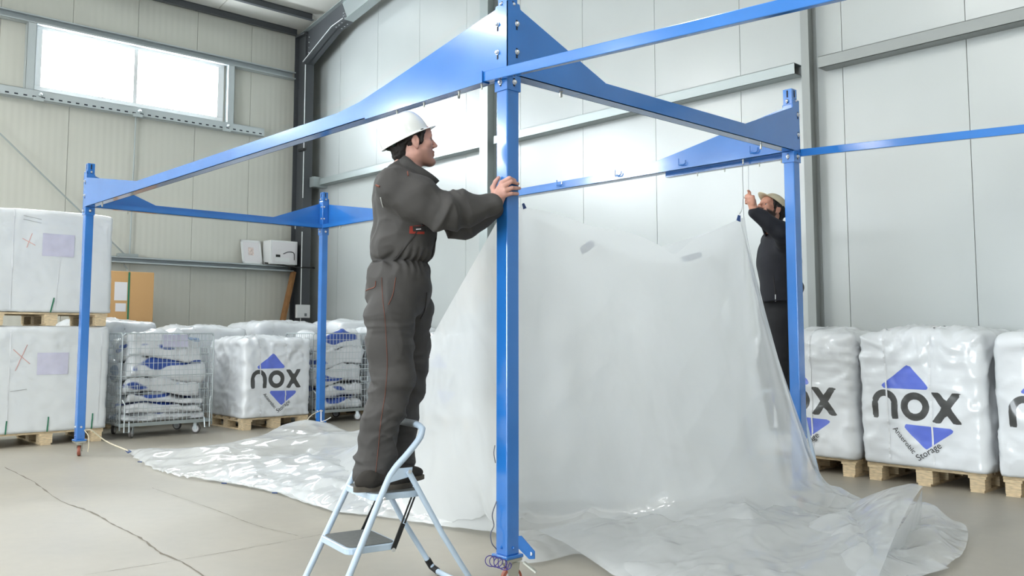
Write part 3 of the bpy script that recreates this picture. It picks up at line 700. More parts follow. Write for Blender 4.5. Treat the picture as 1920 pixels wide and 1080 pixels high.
# ================================================================== film-wrapped stack, left
def wrapped(z0, h, seed, label, marks):
    w, d = 1.24, .98; yc, xc = .02, -7.98
    P, F = rbox_grid(w, d, h, .03); Q = bale_shape(P, w, d, h, seed, rnd=.03, bulge=.006, wr=.011, top=.015)
    R = np.array(Matrix.Rotation(math.pi/2, 3, 'Z')); base = A3(xc, yc, z0+.002); place = lambda q: np.asarray(q)@R.T+base
    o = thing('wrapped_stack', base, label, 'wrapped load')
    Q[:, 2] = np.clip(Q[:, 2], 0, h+.012)
    mesh_obj('film_wrap', place(Q), F, M['film'], o, smooth=True)
    def on(xz, dy=.004):
        xz = np.asarray(xz, float); p = np.stack([xz[:, 0], np.full(len(xz), -d/2), xz[:, 1]], 1); q = bale_shape(p, w, d, h, seed, rnd=.03, bulge=.006, wr=.011, top=.015); q[:, 1] -= dy; return place(q)
    def patch(name, x0, x1, za, zb, m, dy=.005, n=10):
        g = [(x0+(x1-x0)*i/n, za+(zb-za)*j/n) for i in range(n+1) for j in range(n+1)]
        mesh_obj(name, on(g, dy), [(i*(n+1)+j, (i+1)*(n+1)+j, (i+1)*(n+1)+j+1, i*(n+1)+j+1) for i in range(n) for j in range(n)], m, o, smooth=True)
    def stroke(name, a, b, wd, m, dy=.0045):
        a, b = A3(*a), A3(*b); t = np.linspace(0, 1, 14)[:, None]; c = a+(b-a)*t; e = unit(b-a); nn = A3(-e[1], e[0])*wd
        mesh_obj(name, on(np.concatenate([c-nn, c+nn]), dy), [(i, i+1, 14+i+1, 14+i) for i in range(13)], m, o)
    marks(patch, stroke); return o
def m_up(patch, stroke):
    patch('document_pouch', -.13, .20, .62, .87, M['lilac']); stroke('marker_cross', (-.33, .80), (-.20, .73), .003, M['redpen']); stroke('marker_cross', (-.235, .86), (-.285, .70), .003, M['redpen'])
    for z in (1.0, 1.04): stroke('marker_line', (-.33, z+.01), (-.15, z-.02), .003, M['greypen'])
    stroke('strap', (-.42, .02), (-.42, 1.12), .006, M['strap']); stroke('strap', (.02, .02), (.06, .60), .004, M['strap'])
    stroke('green_strap_tail', (-.02, -.0), (.01, .16), .007, M['green'], .008); patch('film_overlap', .33, .56, .75, 1.0, M['film'], .003)
def m_lo(patch, stroke):
    patch('document_pouch', -.13, .19, .62, .86, M['lilac']); stroke('marker_cross', (-.37, .90), (-.20, .74), .003, M['redpen']); stroke('marker_cross', (-.235, .95), (-.34, .67), .003, M['redpen'])
    stroke('marker_line', (-.38, .45), (-.22, .47), .003, M['greypen']); stroke('strap', (-.40, .02), (-.40, 1.10), .006, M['strap']); stroke('strap', (.52, .02), (.54, 1.08), .005, M['strap'])
    for x, z in ((-.41, .14), (0, .16), (.46, .17)): stroke('green_strap_tail', (x, 0), (x+.01, z), .007, M['green'], .008)
pallet((-7.98, .02), 1.2, .96, math.pi/2, 'light wood pallet on the floor under the wrapped stack')
wrapped(.146, 1.142, 71, 'white film-wrapped load at the bottom of the left stack', m_lo)
pallet((-7.98, .02), 1.2, .96, math.pi/2, 'light wood pallet between the two wrapped loads', z0=1.305)
wrapped(1.452, 1.12, 73, 'white film-wrapped load on top of the left stack', m_up)

# ================================================================== wire carts
def wire_cart(x0, x1, y0, y1, label, ztop=1.22, axis='x'):
    o = thing('wire_cart', ((x0+x1)/2, (y0+y1)/2, 0), label, 'cart', 'wire mesh roll carts')
    r = .0032; zb = .17
    def panel(name, a, b):
        a, b = A3(*a), A3(*b); L_ = np.linalg.norm(b-a); n = max(4, int(round(L_/.052))); g = MB()
        for i in range(1, n): p = a+(b-a)*i/n; g.tube([p+A3(0, 0, zb), p+A3(0, 0, ztop)], r, 5, False)
        for k in range(13): z = zb+(ztop-zb)*k/12; g.tube([a+A3(0, 0, z), b+A3(0, 0, z)], r, 5, False)
        w = g.build(name, M['galv_light'], o)
        e = unit(b-a)*.03
        f = MB().tube([a+A3(0, 0, .10), a+A3(0, 0, ztop-.03), a+e+A3(0, 0, ztop), b-e+A3(0, 0, ztop), b+A3(0, 0, ztop-.03), b+A3(0, 0, .10)], .009, 6); f.tube([a+A3(0, 0, .72), b+A3(0, 0, .72)], .007, 6); f.build('panel_frame', M['galv_light'], w)
        return w
    panel('front_panel', (x1, y0, 0), (x1, y1, 0)); panel('side_panel', (x0, y0, 0), (x1, y0, 0)); panel('side_panel', (x0, y1, 0), (x1, y1, 0)); panel('back_panel', (x0, y0, 0), (x0, y1, 0))
    g = MB()
    for y in np.linspace(y0, y1, 9): g.bar((x0, y, .16), (x1, y, .16), .02, .02)
    for x in (x0, x1): g.bar((x, y0, .16), (x, y1, .16), .03, .04)
    g.build('base_frame', M['galv'], o)
    for s in (-1, 1):
        y = (y0+.02) if s < 0 else y1-.02
        MB().tube([(x1, y, .45), (x1+.03, y-.02*s, .40), (x1+.03, y-.02*s, .02+.06), (x1+.03, y-.08*s, .08), (x1+.01, y-.08*s, .2)], .008, 6).build('latch_rod', M['galv_light'], o)
        for zz in (1.05, .62): MB().tube([(x1+.01, y-.05*s, zz), (x1+.02, y-.05*s, zz-.07), (x1+.02, y-.16*s, zz-.07), (x1+.01, y-.16*s, zz)], .006, 6).build('hinge_loop', M['galv_light'], o)
    for x in (x0+.1, x1-.08):
        for y in (y0+.16, y1-.16):
            a = .9 if y < (y0+y1)/2 else 2.2; ax = A3(math.cos(a), math.sin(a), 0); c = A3(x, y, .058); cs = thing('castor', (0, 0, 0)); cs.parent = o
            k = MB().box((x-.04, y-.04, .135), (x+.04, y+.04, .145))
            for s in (-1, 1): k.obox(c+ax*.022*s+A3(0, 0, .038), ax, np.cross((0, 0, 1), ax), (0, 0, 1), .003, .022, .045)
            k.build('fork', M['galv_light'], cs)
            MB().lathe(c-ax*.015, ax, [(.04, 0), (.055, .002), (.057, .015), (.055, .028), (.04, .03)], 20).build('tyre', M['wheel_grey'], cs, smooth=True)
            MB().lathe(c-ax*.017, ax, [(.014, -.002), (.042, 0), (.042, .034), (.014, .036)], 16).build('wheel_hub', M['wheel_rim'], cs, smooth=True)
    return o
def bag_mat(name, seed):
    m = mat(name, srgb(228, 230, 232), .3, coat=.5); nt = m.node_tree; b = nt.nodes['Principled BSDF']
    tc = nt.nodes.new('ShaderNodeTexCoord'); mp = nt.nodes.new('ShaderNodeMapping'); mp.inputs['Location'].default_value = (seed*3.1, seed*1.7, seed)
    mp.inputs['Scale'].default_value = (1.6, 1.1, 3.4); n = nt.nodes.new('ShaderNodeTexNoise'); n.inputs['Scale'].default_value = 1.5; n.inputs['Detail'].default_value = 1.5
    cr = nt.nodes.new('ShaderNodeValToRGB'); e = cr.color_ramp.elements; e[0].position = .625; e[0].color = (*srgb(228, 230, 232), 1); e[1].position = .65; e[1].color = (*srgb(52, 84, 168), 1)
    x = e.new(.34); x.color = (*srgb(228, 230, 232), 1); y = e.new(.32); y.color = (*srgb(140, 160, 190), 1)
    nt.links.new(tc.outputs['Object'], mp.inputs['Vector']); nt.links.new(mp.outputs['Vector'], n.inputs['Vector']); nt.links.new(n.outputs['Fac'], cr.inputs['Fac']); nt.links.new(cr.outputs['Color'], b.inputs['Base Color'])
    return m
BAGM = [bag_mat('folded_bag_print_%d' % k, k) for k in range(4)]
def folded_bag(c, size, seed, label, group):
    w, d, h = size; P, F = rbox_grid(w, d, h, .03); Q = bale_shape(P, w, d, h, seed, rnd=min(.06, h*.42), bulge=.01, wr=.030, top=.03)
    Q += .035*np.stack([vnoise(Q*4+seed), vnoise(Q*4+seed+5), .5*vnoise(Q*4+seed+9)], 1)*np.clip(Q[:, 2:3]/h*3, 0, 1)
    Q[:, 2] = np.maximum(Q[:, 2], 0); k = Q[:, 0]/w; Q[:, 2] += .03*np.sin(k*7+seed)*(Q[:, 2] > h*.5)
    G_ = Q+A3(*c); pz = np.stack([G_[:, 0]*3.1, G_[:, 1]*3.1, 0*G_[:, 0]], 1); Q[:, 2] += (.10*vnoise(pz)-.01)*np.clip((G_[:, 2]-.20)/.35, 0, 1)
    o = mesh_obj('folded_bag', Q+A3(*c), F, BAGM[seed % 4], None, smooth=True, origin=c); return tag(o, label, 'bag', group)
def cart_load(x0, x1, y0, y1, heights, seed, where, words):
    z = .185; n = len(heights)
    for i, h in enumerate(heights):
        rs = random.Random(seed+i); sx = (x1-x0)-.15-.04*rs.random(); sy = (y1-y0)-.15-.08*rs.random()
        folded_bag(((x0+x1)/2-.01*rs.random(), (y0+y1)/2+.03*(rs.random()-.5), z), (sx, sy, h-.03), seed+i, '%s folded white bag %s' % (words[i], where), 'folded bags '+where); z += h
ordw = ['lowest', 'second lowest', 'third from the bottom', 'fourth from the bottom', 'fifth from the bottom', 'topmost']
wire_cart(-8.2, -7.45, .78, 1.88, 'galvanised wire mesh cart with folded bags beside the wrapped stack')
cart_load(-8.2, -7.45, .78, 1.88, (.10, .13, .12, .17, .24, .28), 101, 'in the left wire cart', ordw)
tb_ = bpy.data.objects.get('folded_bag.005')
MB().obox((-7.505, 1.42, 1.13), (.10, .995, 0), (1, -.1, .12), (-.12, 0, 1), .15, .002, .075).build('label_pouch', M['lilac'], tb_)
wire_cart(-8.25, -7.5, 3.31, 4.25, 'galvanised wire mesh cart behind the blue back post')
cart_load(-8.25, -7.5, 3.31, 4.25, (.16, .18, .24, .22, .22), 121, 'in the wire cart behind the blue back post', ordw[:4]+['topmost'])

# ================================================================== small things along the window wall
cbx = thing('cardboard_box', (-10.2, 1.75, 0), 'tall brown cardboard box standing behind the wrapped stack', 'box')
MB().box((-10.5, 1.38, 0), (-10.2, 2.17, 2.13)).build('carton', M['card'], cbx, bevel=.01)
MB().box((-10.199, 1.60, 1.70), (-10.196, 1.78, 1.97)).box((-10.199, 1.62, 1.54), (-10.196, 1.77, 1.66)).build('paper_label', M['paper'], cbx)
MB().box((-10.199, 1.79, .1), (-10.195, 1.815, 2.12)).build('green_strap', M['green'], cbx)
pf = thing('picture_frame', (-10.98, 4.12, 2.415), 'small white framed picture leaning on the shelf rail', 'picture')
ax = A3(0, 1, 0); uz = unit(A3(-.10, 0, .40)); un = np.cross(ax, uz); c = A3(-10.97, 4.13, 2.415)+uz*.21
g = MB()
for s in (-1, 1): g.obox(c+ax*.165*s, ax, un, uz, .018, .008, .21).obox(c+uz*.195*s, ax, un, uz, .183, .008, .018)
g.build('frame', M['white'], pf); MB().obox(c, ax, un, uz, .15, .003, .18).build('mount', M['paper'], pf); MB().obox(c+un*.004+uz*.01-ax*.01, ax, un, uz, .05, .002, .07).build('print', M['picture'], pf)
wbx = thing('control_box', (-10.98, 4.64, 2.415), 'white electrical box with a black cable on the shelf rail', 'box')
MB().box((-11.06, 4.36, 2.415), (-10.78, 4.88, 2.83)).build('body', M['white'], wbx, bevel=.01)
MB().box((-10.781, 4.40, 2.44), (-10.774, 4.85, 2.80)).build('door', M['paper'], wbx, bevel=.004); MB().box((-10.775, 4.46, 2.54), (-10.766, 4.54, 2.58)).build('display', M['blackmetal'], wbx)
MB().box((-10.775, 4.44, 2.46), (-10.770, 4.72, 2.53)).build('label_strip', M['white'], wbx)
MB().tube(spline([(-10.77, 4.60, 2.60), (-10.765, 4.70, 2.64), (-10.765, 4.80, 2.62), (-10.765, 4.81, 2.50)], 16), .006, 6).build('cable', M['blackmetal'], wbx)
tag(MB().tube(spline([(-10.86, 4.3, 2.43), (-10.84, 4.5, 2.42), (-10.70, 4.86, 2.37), (-10.62, 4.92, 2.37), (-10.60, 5.12, 2.37)], 24), .013, 8).build('black_hose', M['blackmetal'], origin=(-10.7, 4.7, 2.37)), 'black cable running from the shelf rail around the corner column', 'cable')
tag(MB().bar((-10.78, 4.50, .9), (-10.93, 4.89, 2.30), .05, .12, up=(1, 0, 0)).build('wooden_plank', M['plank'], origin=(-10.8, 4.5, .9)), 'brown wooden plank leaning by the corner column', 'plank')
bpy.data.objects['wooden_plank'].location[2] = .9
sg = thing('switch_box', (-10.64, 4.98, 1.48), 'small white switch box fixed to the corner column', 'box')
MB().box((-10.68, 4.80, 1.49), (-10.62, 5.06, 1.72)).build('body', M['white'], sg, bevel=.008); MB().box((-10.621, 4.95, 1.52), (-10.612, 4.99, 1.57)).build('switch', M['gripgrey'], sg)

# ================================================================== step ladder
def ladder(origin, ang, label):
    """origin: floor point below platform centre; ang: climbing direction"""
    q = A3(math.cos(ang), math.sin(ang), 0); w = A3(-q[1], q[0], 0); O = A3(*origin[:2], 0)
    o = thing('step_ladder', O, label, 'ladder', 'two-step ladders'); Pq = lambda a, b, z: O+q*a+w*b+A3(0, 0, z)
    LM = M['ladder']; hw = .185
    rail = lambda s: [Pq(-.325, s*(hw+.03), .015), Pq(-.09, s*hw, .50), Pq(-.035, s*hw, .60), Pq(.03, s*hw, .665), Pq(.10, s*(hw-.01), .735), Pq(.125, s*(hw-.03), .775)]
    pts = spline(rail(-1), 30)+spline([Pq(.125, -hw+.03, .775), Pq(.125, -hw+.09, .79), Pq(.125, hw-.09, .79), Pq(.125, hw-.03, .775)], 14)[1:-1]+spline(rail(1), 30)[::-1]
    MB().tube(pts, .0150, 12).build('front_rail', LM, o, smooth=True, angle=60)
    MB().tube([Pq(.125, -.09, .791), Pq(.125, .09, .791)], .018, 12).build('handle_grip', M['gripgrey'], o, smooth=True, angle=60)
    back = [Pq(.03, -hw-.02, .595), Pq(.20, -hw-.03, .30), Pq(.365, -hw-.035, .05), Pq(.39, -hw+.0, .018), Pq(.39, 0, .016), Pq(.39, hw, .018), Pq(.365, hw+.035, .05), Pq(.20, hw+.03, .30), Pq(.03, hw+.02, .595)]
    bp = [back[0], back[1], back[2]]+spline(back[2:4]+[back[4]], 10)[1:]+spline([back[4]]+back[5:7], 10)[1:]+[back[7], back[8]]
    MB().tube(bp, .0135, 12).build('rear_leg_frame', LM, o, smooth=True, angle=60)
    for s in (-1, 1):
        MB().tube([Pq(.35, s*(hw+.034), .075), Pq(.375, s*(hw+.034), .035), Pq(.392, s*hw, .0175)], .0165, 10).build('foot_cap', M['black'], o)
        MB().tube([Pq(-.325, s*(hw+.03), .001), Pq(-.305, s*(hw+.028), .04)], .0185, 10).build('foot_cap', M['black'], o)
    for nm, cx, z, dd in (('platform', .0, .500, .125), ('step', -.12, .278, .125)):
        def rr(d, ww, r=.04):
            out = []
            for sx, sy, a0 in ((1, 1, 0), (-1, 1, 90), (-1, -1, 180), (1, -1, 270)):
                for k in range(5): a = math.radians(a0+k*22.5); out.append((sx*(d-r)+r*math.cos(a), sy*(ww-r)+r*math.sin(a)))
            return out
        ww = hw-.014
        tr = MB(); tr.prism(rr(dd, ww), z-.03, z-.002, lambda a, b, d: Pq(cx+a, b, d)); t_ = tr.build(nm, LM, o, bevel=.003)
        gm = MB(); gm.prism(rr(dd-.014, ww-.014, .03), z-.002, z+.001, lambda a, b, d: Pq(cx+a, b, d)); gm.build('tread_mat', M['grip'], t_)
        for s in (-1, 1): MB().lathe(Pq(cx-.085 if nm == 'platform' else cx-.08, s*(hw+.012), z-.017), w*s, [(.008, 0), (.008, .006), (.004, .009)], 8).build('rivet', M['bolt'], t_)
    for s in (-1, 1):
        a, b = Pq(.085, s*(hw-.022), .49), Pq(-.030, s*(hw-.004), .25); d = unit(b-a)
        g = MB().bar(a+q*.008, a+(b-a)*.55+q*.008, .006, .006, up=w).bar(a-q*.008, a+(b-a)*.55-q*.008, .006, .006, up=w).bar(a+(b-a)*.55, b, .006, .022, up=np.cross(w, d)); g.build('brace_bar', M['blackmetal'], o)
        MB().lathe(b, w*s, [(.009, 0), (.009, .008)], 8).build('rivet', M['bolt'], o)
        br_ = MB(); br_.prism([(-.04, .61), (.055, .61), (.05, .57), (-.06, .55)], s*(hw+.008), s*(hw+.012), lambda a_, b_, d_: Pq(a_, d_, b_)); br_.build('pivot_plate', LM, o)
        MB().lathe(Pq(.03, s*(hw+.032), .595), w*s, [(.009, 0), (.009, .006)], 8).build('rivet', M['bolt'], o)
    return o
_u = lambda uu, D: CAM*A3(1, 1, 0)+_r*uu+_f0*D
LADQ = unit(_r*.84+_f0*.54); LADO = _u(-.606, 4.255)
ladder(LADO, math.atan2(LADQ[1], LADQ[0]), 'light blue two-step ladder under the worker in the white hard hat')
LAD2 = A3(-.41, 3.13, 0)
ladder(LAD2, math.atan2(-_f0[1], -_f0[0]), 'light blue two-step ladder hidden behind the plastic under the bearded worker')
# ================================================================== plastic liner being hung in the frame
SH = thing('plastic_liner', (-2.5, 1.4, 0), 'huge translucent white plastic liner hanging from the frame and spread over the floor', 'plastic sheet')
def poly_sample(pts, ts, n):
    """piecewise smooth curve: pts at parameters ts, sampled at n values 0..1"""
    pts = np.array([np.asarray(p, float) for p in pts]); ts = np.asarray(ts, float); s = np.linspace(0, 1, n)
    m = np.zeros_like(pts); dt = np.diff(ts)[:, None]; sl = np.diff(pts, axis=0)/dt
    m[1:-1] = (sl[:-1]*dt[1:]+sl[1:]*dt[:-1])/(dt[1:]+dt[:-1]); m[0] = sl[0]; m[-1] = sl[-1]
    k = np.clip(np.searchsorted(ts, s, side='right')-1, 0, len(ts)-2); h = (ts[k+1]-ts[k])[:, None]; u = ((s-ts[k])[:, None])/h
    return (2*u**3-3*u**2+1)*pts[k]+(u**3-2*u**2+u)*h*m[k]+(-2*u**3+3*u**2)*pts[k+1]+(u**3-u**2)*h*m[k+1]
def grid_faces(ns, nt): return [(i*nt+j, (i+1)*nt+j, (i+1)*nt+j+1, i*nt+j+1) for i in range(ns-1) for j in range(nt-1)]
def ridged(p): return 1-2*np.abs(vnoise(p))
LA0 = A3(-4.35, 2.12, .07); PA = A3(-.045, .14, 1.855)
PB = at(1386, 411, X=-.01)
topx = [(1050, 404), (1110, 424), (1172, 434), (1238, 461), (1262, 476), (1296, 452), (1340, 431)]
TOP = [at(x, y, X=-.045+.035*(i+1)/8) for i, (x, y) in enumerate(topx)]
def f0(x, y, z=.012): return at(x, y, Z=z)
# --- front curtain: top edge A..B, flaring out into a pool on the floor
NS, NT = 340, 240
Rp = [A3(-.052, .0, 1.82), PA]+TOP+[PB]; Rt = [0, .035, .10, .18, .27, .37, .41, .47, .54, .62]
Rp += [PB+A3(.004, .004, 0), PB+A3(.006, .008, -.002)]; Rt += [.8, 1.0]
Kp = [f0(946, 985, .05), f0(992, 988, .06), f0(1090, 985, .07), f0(1160, 985, .08), f0(1280, 985, .09), f0(1400, 980, .09), f0(1490, 965, .08), f0(1535, 945, .06), f0(1545, 942, .05), f0(1550, 944, .04), f0(1556, 950, .03), f0(1561, 955, .012)]
Gp = [f0(944, 1034), f0(990, 1058), f0(1088, 1041), f0(1150, 1082), f0(1300, 1130), f0(1480, 1140), f0(1660, 1100), f0(1760, 1076), f0(1810, 1034), f0(1807, 986), f0(1690, 975), f0(1562, 957)]
Gt = [0, .06, .15, .24, .38, .50, .62, .70, .78, .84, .92, 1.0]
R = poly_sample(Rp, Rt, NS); G = poly_sample(Gp, Gt, NS); K = poly_sample(Kp, Gt, NS)
s = np.linspace(0, 1, NS)[:, None]; t = np.linspace(0, 1, NT)[None, :]
TK = .66; t1 = np.clip(t/TK, 0, 1); t2 = np.clip((t-TK)/(1-TK), 0, 1)
wedge = sstep(.5, .75, s); e1 = 1.9-.62*wedge
P = np.zeros((NS, NT, 3)); P[..., :2] = R[:, None, :2]+(K-R)[:, None, :2]*(t1**e1)[..., None]+(G-K)[:, None, :2]*t2[..., None]
P[..., 2] = R[:, None, 2]+(K-R)[:, None, 2]*t1+(G-K)[:, None, 2]*t2
for _ in range(3):
    kz = 13; pad = np.pad(P, ((0, 0), (kz, kz), (0, 0)), mode='reflect', reflect_type='odd'); cs_ = np.cumsum(np.pad(pad, ((0, 0), (1, 0), (0, 0))), axis=1); P = (cs_[:, 2*kz+1:]-cs_[:, :-2*kz-1])/(2*kz+1)
flat = np.stack([s*np.ones_like(t)*3.6, t*np.ones_like(s)*2.6, np.zeros((NS, NT))], -1)
fall = sstep(.02, .2, t)*(1-sstep(.60, .74, t)); low = sstep(.52, .72, t)
folds = .030*np.sin(s*44+2.2*np.sin(s*9)+1.4*t)*sstep(.42, .62, s)*(1-low)*sstep(0, .12, t)*(1-.6*sstep(.9, 1, s))
folds = folds+.018*np.sin(s*60+1.5*t)*(1-sstep(.05, .2, s))*(1-low)*sstep(0, .12, t)
wr = .030*fbm(flat*A3(1.3, .8, 1)+3.1, 2)*fall+(crease(flat*A3(1.6, .7, 1), .020, 1.6, 35)+crease(flat*A3(1.3, .8, 1), .008, 4.5, 38)+crease(flat, .0035, 9.0, 39))*fall
dirn = A3(.72, -.69, 0)
P[..., :2] += dirn[:2]*(folds+wr)[..., None]
XY = P.copy(); XY[..., 2] = 0
crump = .02*np.abs(fbm(flat*A3(1.6, 2.0, 1)+9.7, 2))+crease(XY, .045, 2.4, 5)+crease(XY, .018, 6.0, 8)+.05*np.exp(-((t-.70)/.06)**2)*np.abs(fbm(flat*A3(2.2, 1.0, 1)+4.4, 2))+crease(XY, .006, 13.0, 9)
P[..., 2] += low*crump*(1-sstep(.93, 1.0, t)*.75)*(1-.6*sstep(.9, 1, s))
P[..., 2] = np.maximum(P[..., 2], .006)
V_ = P.reshape(-1, 3); F_all = grid_faces(NS, NT); jt = int(NT*.72)
fc = mesh_obj('front_curtain', V_, [q for q in F_all if q[0] % NT < jt], M['sheet'], SH, smooth=True)
po = mesh_obj('floor_pool', V_, [q for q in F_all if q[0] % NT >= jt], M['sheet_pool'], SH, smooth=True)
# a second, looser layer of film lying in the pool
NS, NT = 120, 90
Ga = poly_sample([f0(1150, 1084), f0(1320, 1130), f0(1500, 1150), f0(1700, 1095), f0(1780, 1072)], [0, .3, .6, .85, 1], NS); Ka = poly_sample([f0(1010, 1000, .09), f0(1180, 965, .14), f0(1330, 950, .15), f0(1480, 955, .12), f0(1600, 985, .06)], [0, .3, .55, .8, 1], NS)
s = np.linspace(0, 1, NS)[:, None]; t = np.linspace(0, 1, NT)[None, :]; P = Ka[:, None, :]+(Ga-Ka)[:, None, :]*t[..., None]; XY = P.copy(); XY[..., 2] = 0
env = np.sin(np.pi*np.clip(t, .03, .97))**.5*np.sin(np.pi*np.clip(s, .03, .97))**.5
P[..., 2] += env*(crease(XY, .045, 2.2, 55)+crease(XY, .016, 5.5, 56)+crease(XY, .006, 12, 57))+.012
mesh_obj('pool_layer', P.reshape(-1, 3), grid_faces(NS, NT), M['sheet_clear'], SH, smooth=True)
# --- long side wall sloping from the near post down to the floor on the left
NS, NT = 220, 140
PA2 = A3(-.075, .05, 1.84); R = poly_sample([LA0, (LA0+PA2)/2, PA2], [0, .5, 1], NS)
G = poly_sample([f0(380, 900), f0(520, 926), f0(615, 957), f0(700, 968), f0(800, 984), f0(918, 1004), f0(948, 1016)], [0, .2, .36, .5, .66, .86, 1], NS)
s = np.linspace(0, 1, NS)[:, None]; t = np.linspace(0, 1, NT)[None, :]
q = .55*t+.45*t**2.2; zf = np.clip(1-t/.86, 0, 1)**1.15
P = np.zeros((NS, NT, 3)); P[..., :2] = R[:, None, :2]+(G-R)[:, None, :2]*q[..., None]; P[..., 2] = R[:, None, 2]*zf+.012
flat = np.stack([s*4.5*np.ones_like(t), t*2.2*np.ones_like(s), np.zeros((NS, NT))], -1)
fall = sstep(0, .12, t); low = sstep(.62, .85, t)
P[..., 2] += fall*(1-low)*(.020*fbm(flat*A3(1.2, .9, 1)+21, 2)+crease(flat*A3(1, .5, 1), .012, 1.4, 61)+crease(flat, .004, 4.5, 62))
XY = P.copy(); XY[..., 2] = 0
P[..., 2] += low*(.03*np.abs(fbm(flat*A3(1.6, 2, 1)+4.7, 2))+crease(XY, .04, 3.2, 15)+crease(XY, .014, 8.5, 18)+crease(XY, .005, 15, 19))*(1-.8*sstep(.92, 1, t))
P[..., 2] = np.maximum(P[..., 2], .006)
mesh_obj('side_wall', P.reshape(-1, 3), grid_faces(NS, NT), M['sheet_wall'], SH, smooth=True)
# --- rear layer behind the front curtain
NS, NT = 110, 70
Rp = [PA+A3(-.05, .05, -.04), A3(-.25, .75, 1.74), A3(-.30, 1.3, 1.70), A3(-.22, 1.75, 1.80), PB+A3(-.02, .02, -.03)]
R = poly_sample(Rp, [0, .3, .55, .78, 1], NS); G = poly_sample([A3(-1.6, .9, .02), A3(-1.5, 1.6, .02), A3(-1.1, 2.1, .02), A3(-.5, 2.45, .02), A3(.05, 2.55, .02)], [0, .3, .55, .8, 1], NS)
s = np.linspace(0, 1, NS)[:, None]; t = np.linspace(0, 1, NT)[None, :]
P = np.zeros((NS, NT, 3)); P[..., :2] = R[:, None, :2]+(G-R)[:, None, :2]*(t**1.5)[..., None]; P[..., 2] = R[:, None, 2]*np.clip(1-t/.95, 0, 1)+.02
flat = np.stack([s*3*np.ones_like(t), t*2*np.ones_like(s), np.zeros((NS, NT))], -1)
P[..., :2] += A3(.7, -.7)*(.05*fbm(flat*A3(2, 1, 1)+31, 3)*sstep(0, .2, t))[..., None]
mesh_obj('rear_layer', P.reshape(-1, 3), grid_faces(NS, NT), M['sheet'], SH, smooth=True)
# --- part spread on the floor towards the far posts
NS, NT = 280, 160
F_ = poly_sample([f0(240, 849), f0(262, 866), f0(300, 884), f0(420, 905), f0(520, 926), f0(615, 957), f0(720, 970)], [0, .06, .14, .38, .58, .8, 1], NS)
B_ = poly_sample([at(241, 843, Z=.05), at(300, 842, Z=.07), at(392, 836, Z=.14), at(480, 819, Z=.16), at(540, 801, Z=.16), at(600, 793, Z=.17), at(640, 807, Z=.16), at(690, 812, Z=.2)], [0, .10, .26, .42, .56, .70, .80, 1], NS)
s = np.linspace(0, 1, NS)[:, None]; t = np.linspace(0, 1, NT)[None, :]
P = F_[:, None, :]+(B_-F_)[:, None, :]*t[..., None]
wid = np.linalg.norm(B_-F_, axis=1)[:, None]
flat = np.stack([P[..., 0]*1.0, P[..., 1]*1.0, np.zeros((NS, NT))], -1)
env = np.sin(np.pi*np.clip(t, 0, 1))**.6*np.clip(wid/.8, 0, 1)
zz = .015*env+env*(.05*fbm(flat*A3(.8, 1.6, 1)+7.7, 2)+crease(flat*A3(.7, 1.5, 1), .055, 1.7, 25)+crease(flat*A3(.8, 1.3, 1), .018, 5.0, 28)+crease(flat, .006, 11, 29))
edge = .02*np.abs(vnoise(flat*A3(9, 9, 1)+3))*(1-sstep(0, .15, t))
P[..., 2] = P[..., 2]*1+np.maximum(zz, -.0)+edge; P[..., 2] = np.maximum(P[..., 2], .006)
P[..., 1] += .02*vnoise(flat*A3(7, 3, 1)+8)*(1-t)
mesh_obj('floor_spread', P.reshape(-1, 3), grid_faces(NS, NT), M['sheet'], SH, smooth=True)
# --- stiff folded flap standing up at the right end of the pool
NS, NT = 60, 40
ridge = poly_sample([f0(1558, 962, .05), at(1640, 925, Z=.22), at(1690, 910, Z=.30), at(1715, 907, Z=.32), at(1730, 912, Z=.31)], [0, .45, .75, .9, 1], NS)
foot = poly_sample([f0(1560, 985, .03), f0(1570, 1020, .03), f0(1580, 1060, .04), f0(1600, 1085, .05), f0(1640, 1100, .05)], [0, .3, .6, .8, 1], NS)
s = np.linspace(0, 1, NS)[:, None]; t = np.linspace(0, 1, NT)[None, :]
P = ridge[:, None, :]+(foot-ridge)[:, None, :]*t[..., None]; P[..., 2] += .05*np.sin(np.pi*t)*s*(1-.3*t)
flat = np.stack([s*2*np.ones_like(t), t*2*np.ones_like(s), np.zeros((NS, NT))], -1); P[..., 2] += .012*fbm(flat*2+5, 2)*np.sin(np.pi*t)
mesh_obj('raised_flap', P.reshape(-1, 3), grid_faces(NS, NT), M['sheet_clear'], SH, smooth=True)
r2 = poly_sample([at(1731, 912, Z=.31), at(1722, 935, Z=.29), at(1690, 985, Z=.20), at(1640, 1045, Z=.09), at(1590, 1090, Z=.05)], [0, .15, .45, .8, 1], NS)
r3 = poly_sample([at(1729, 930, Z=.27), at(1726, 985, Z=.05), at(1700, 1030, Z=.03), at(1660, 1065, Z=.03), at(1640, 1100, Z=.03)], [0, .2, .5, .8, 1], NS)
P = r2[:, None, :]+(r3-r2)[:, None, :]*t[..., None]; P[..., 2] += .02*np.sin(np.pi*t)
mesh_obj('flap_fold', P.reshape(-1, 3), grid_faces(NS, NT), M['sheet'], SH, smooth=True)
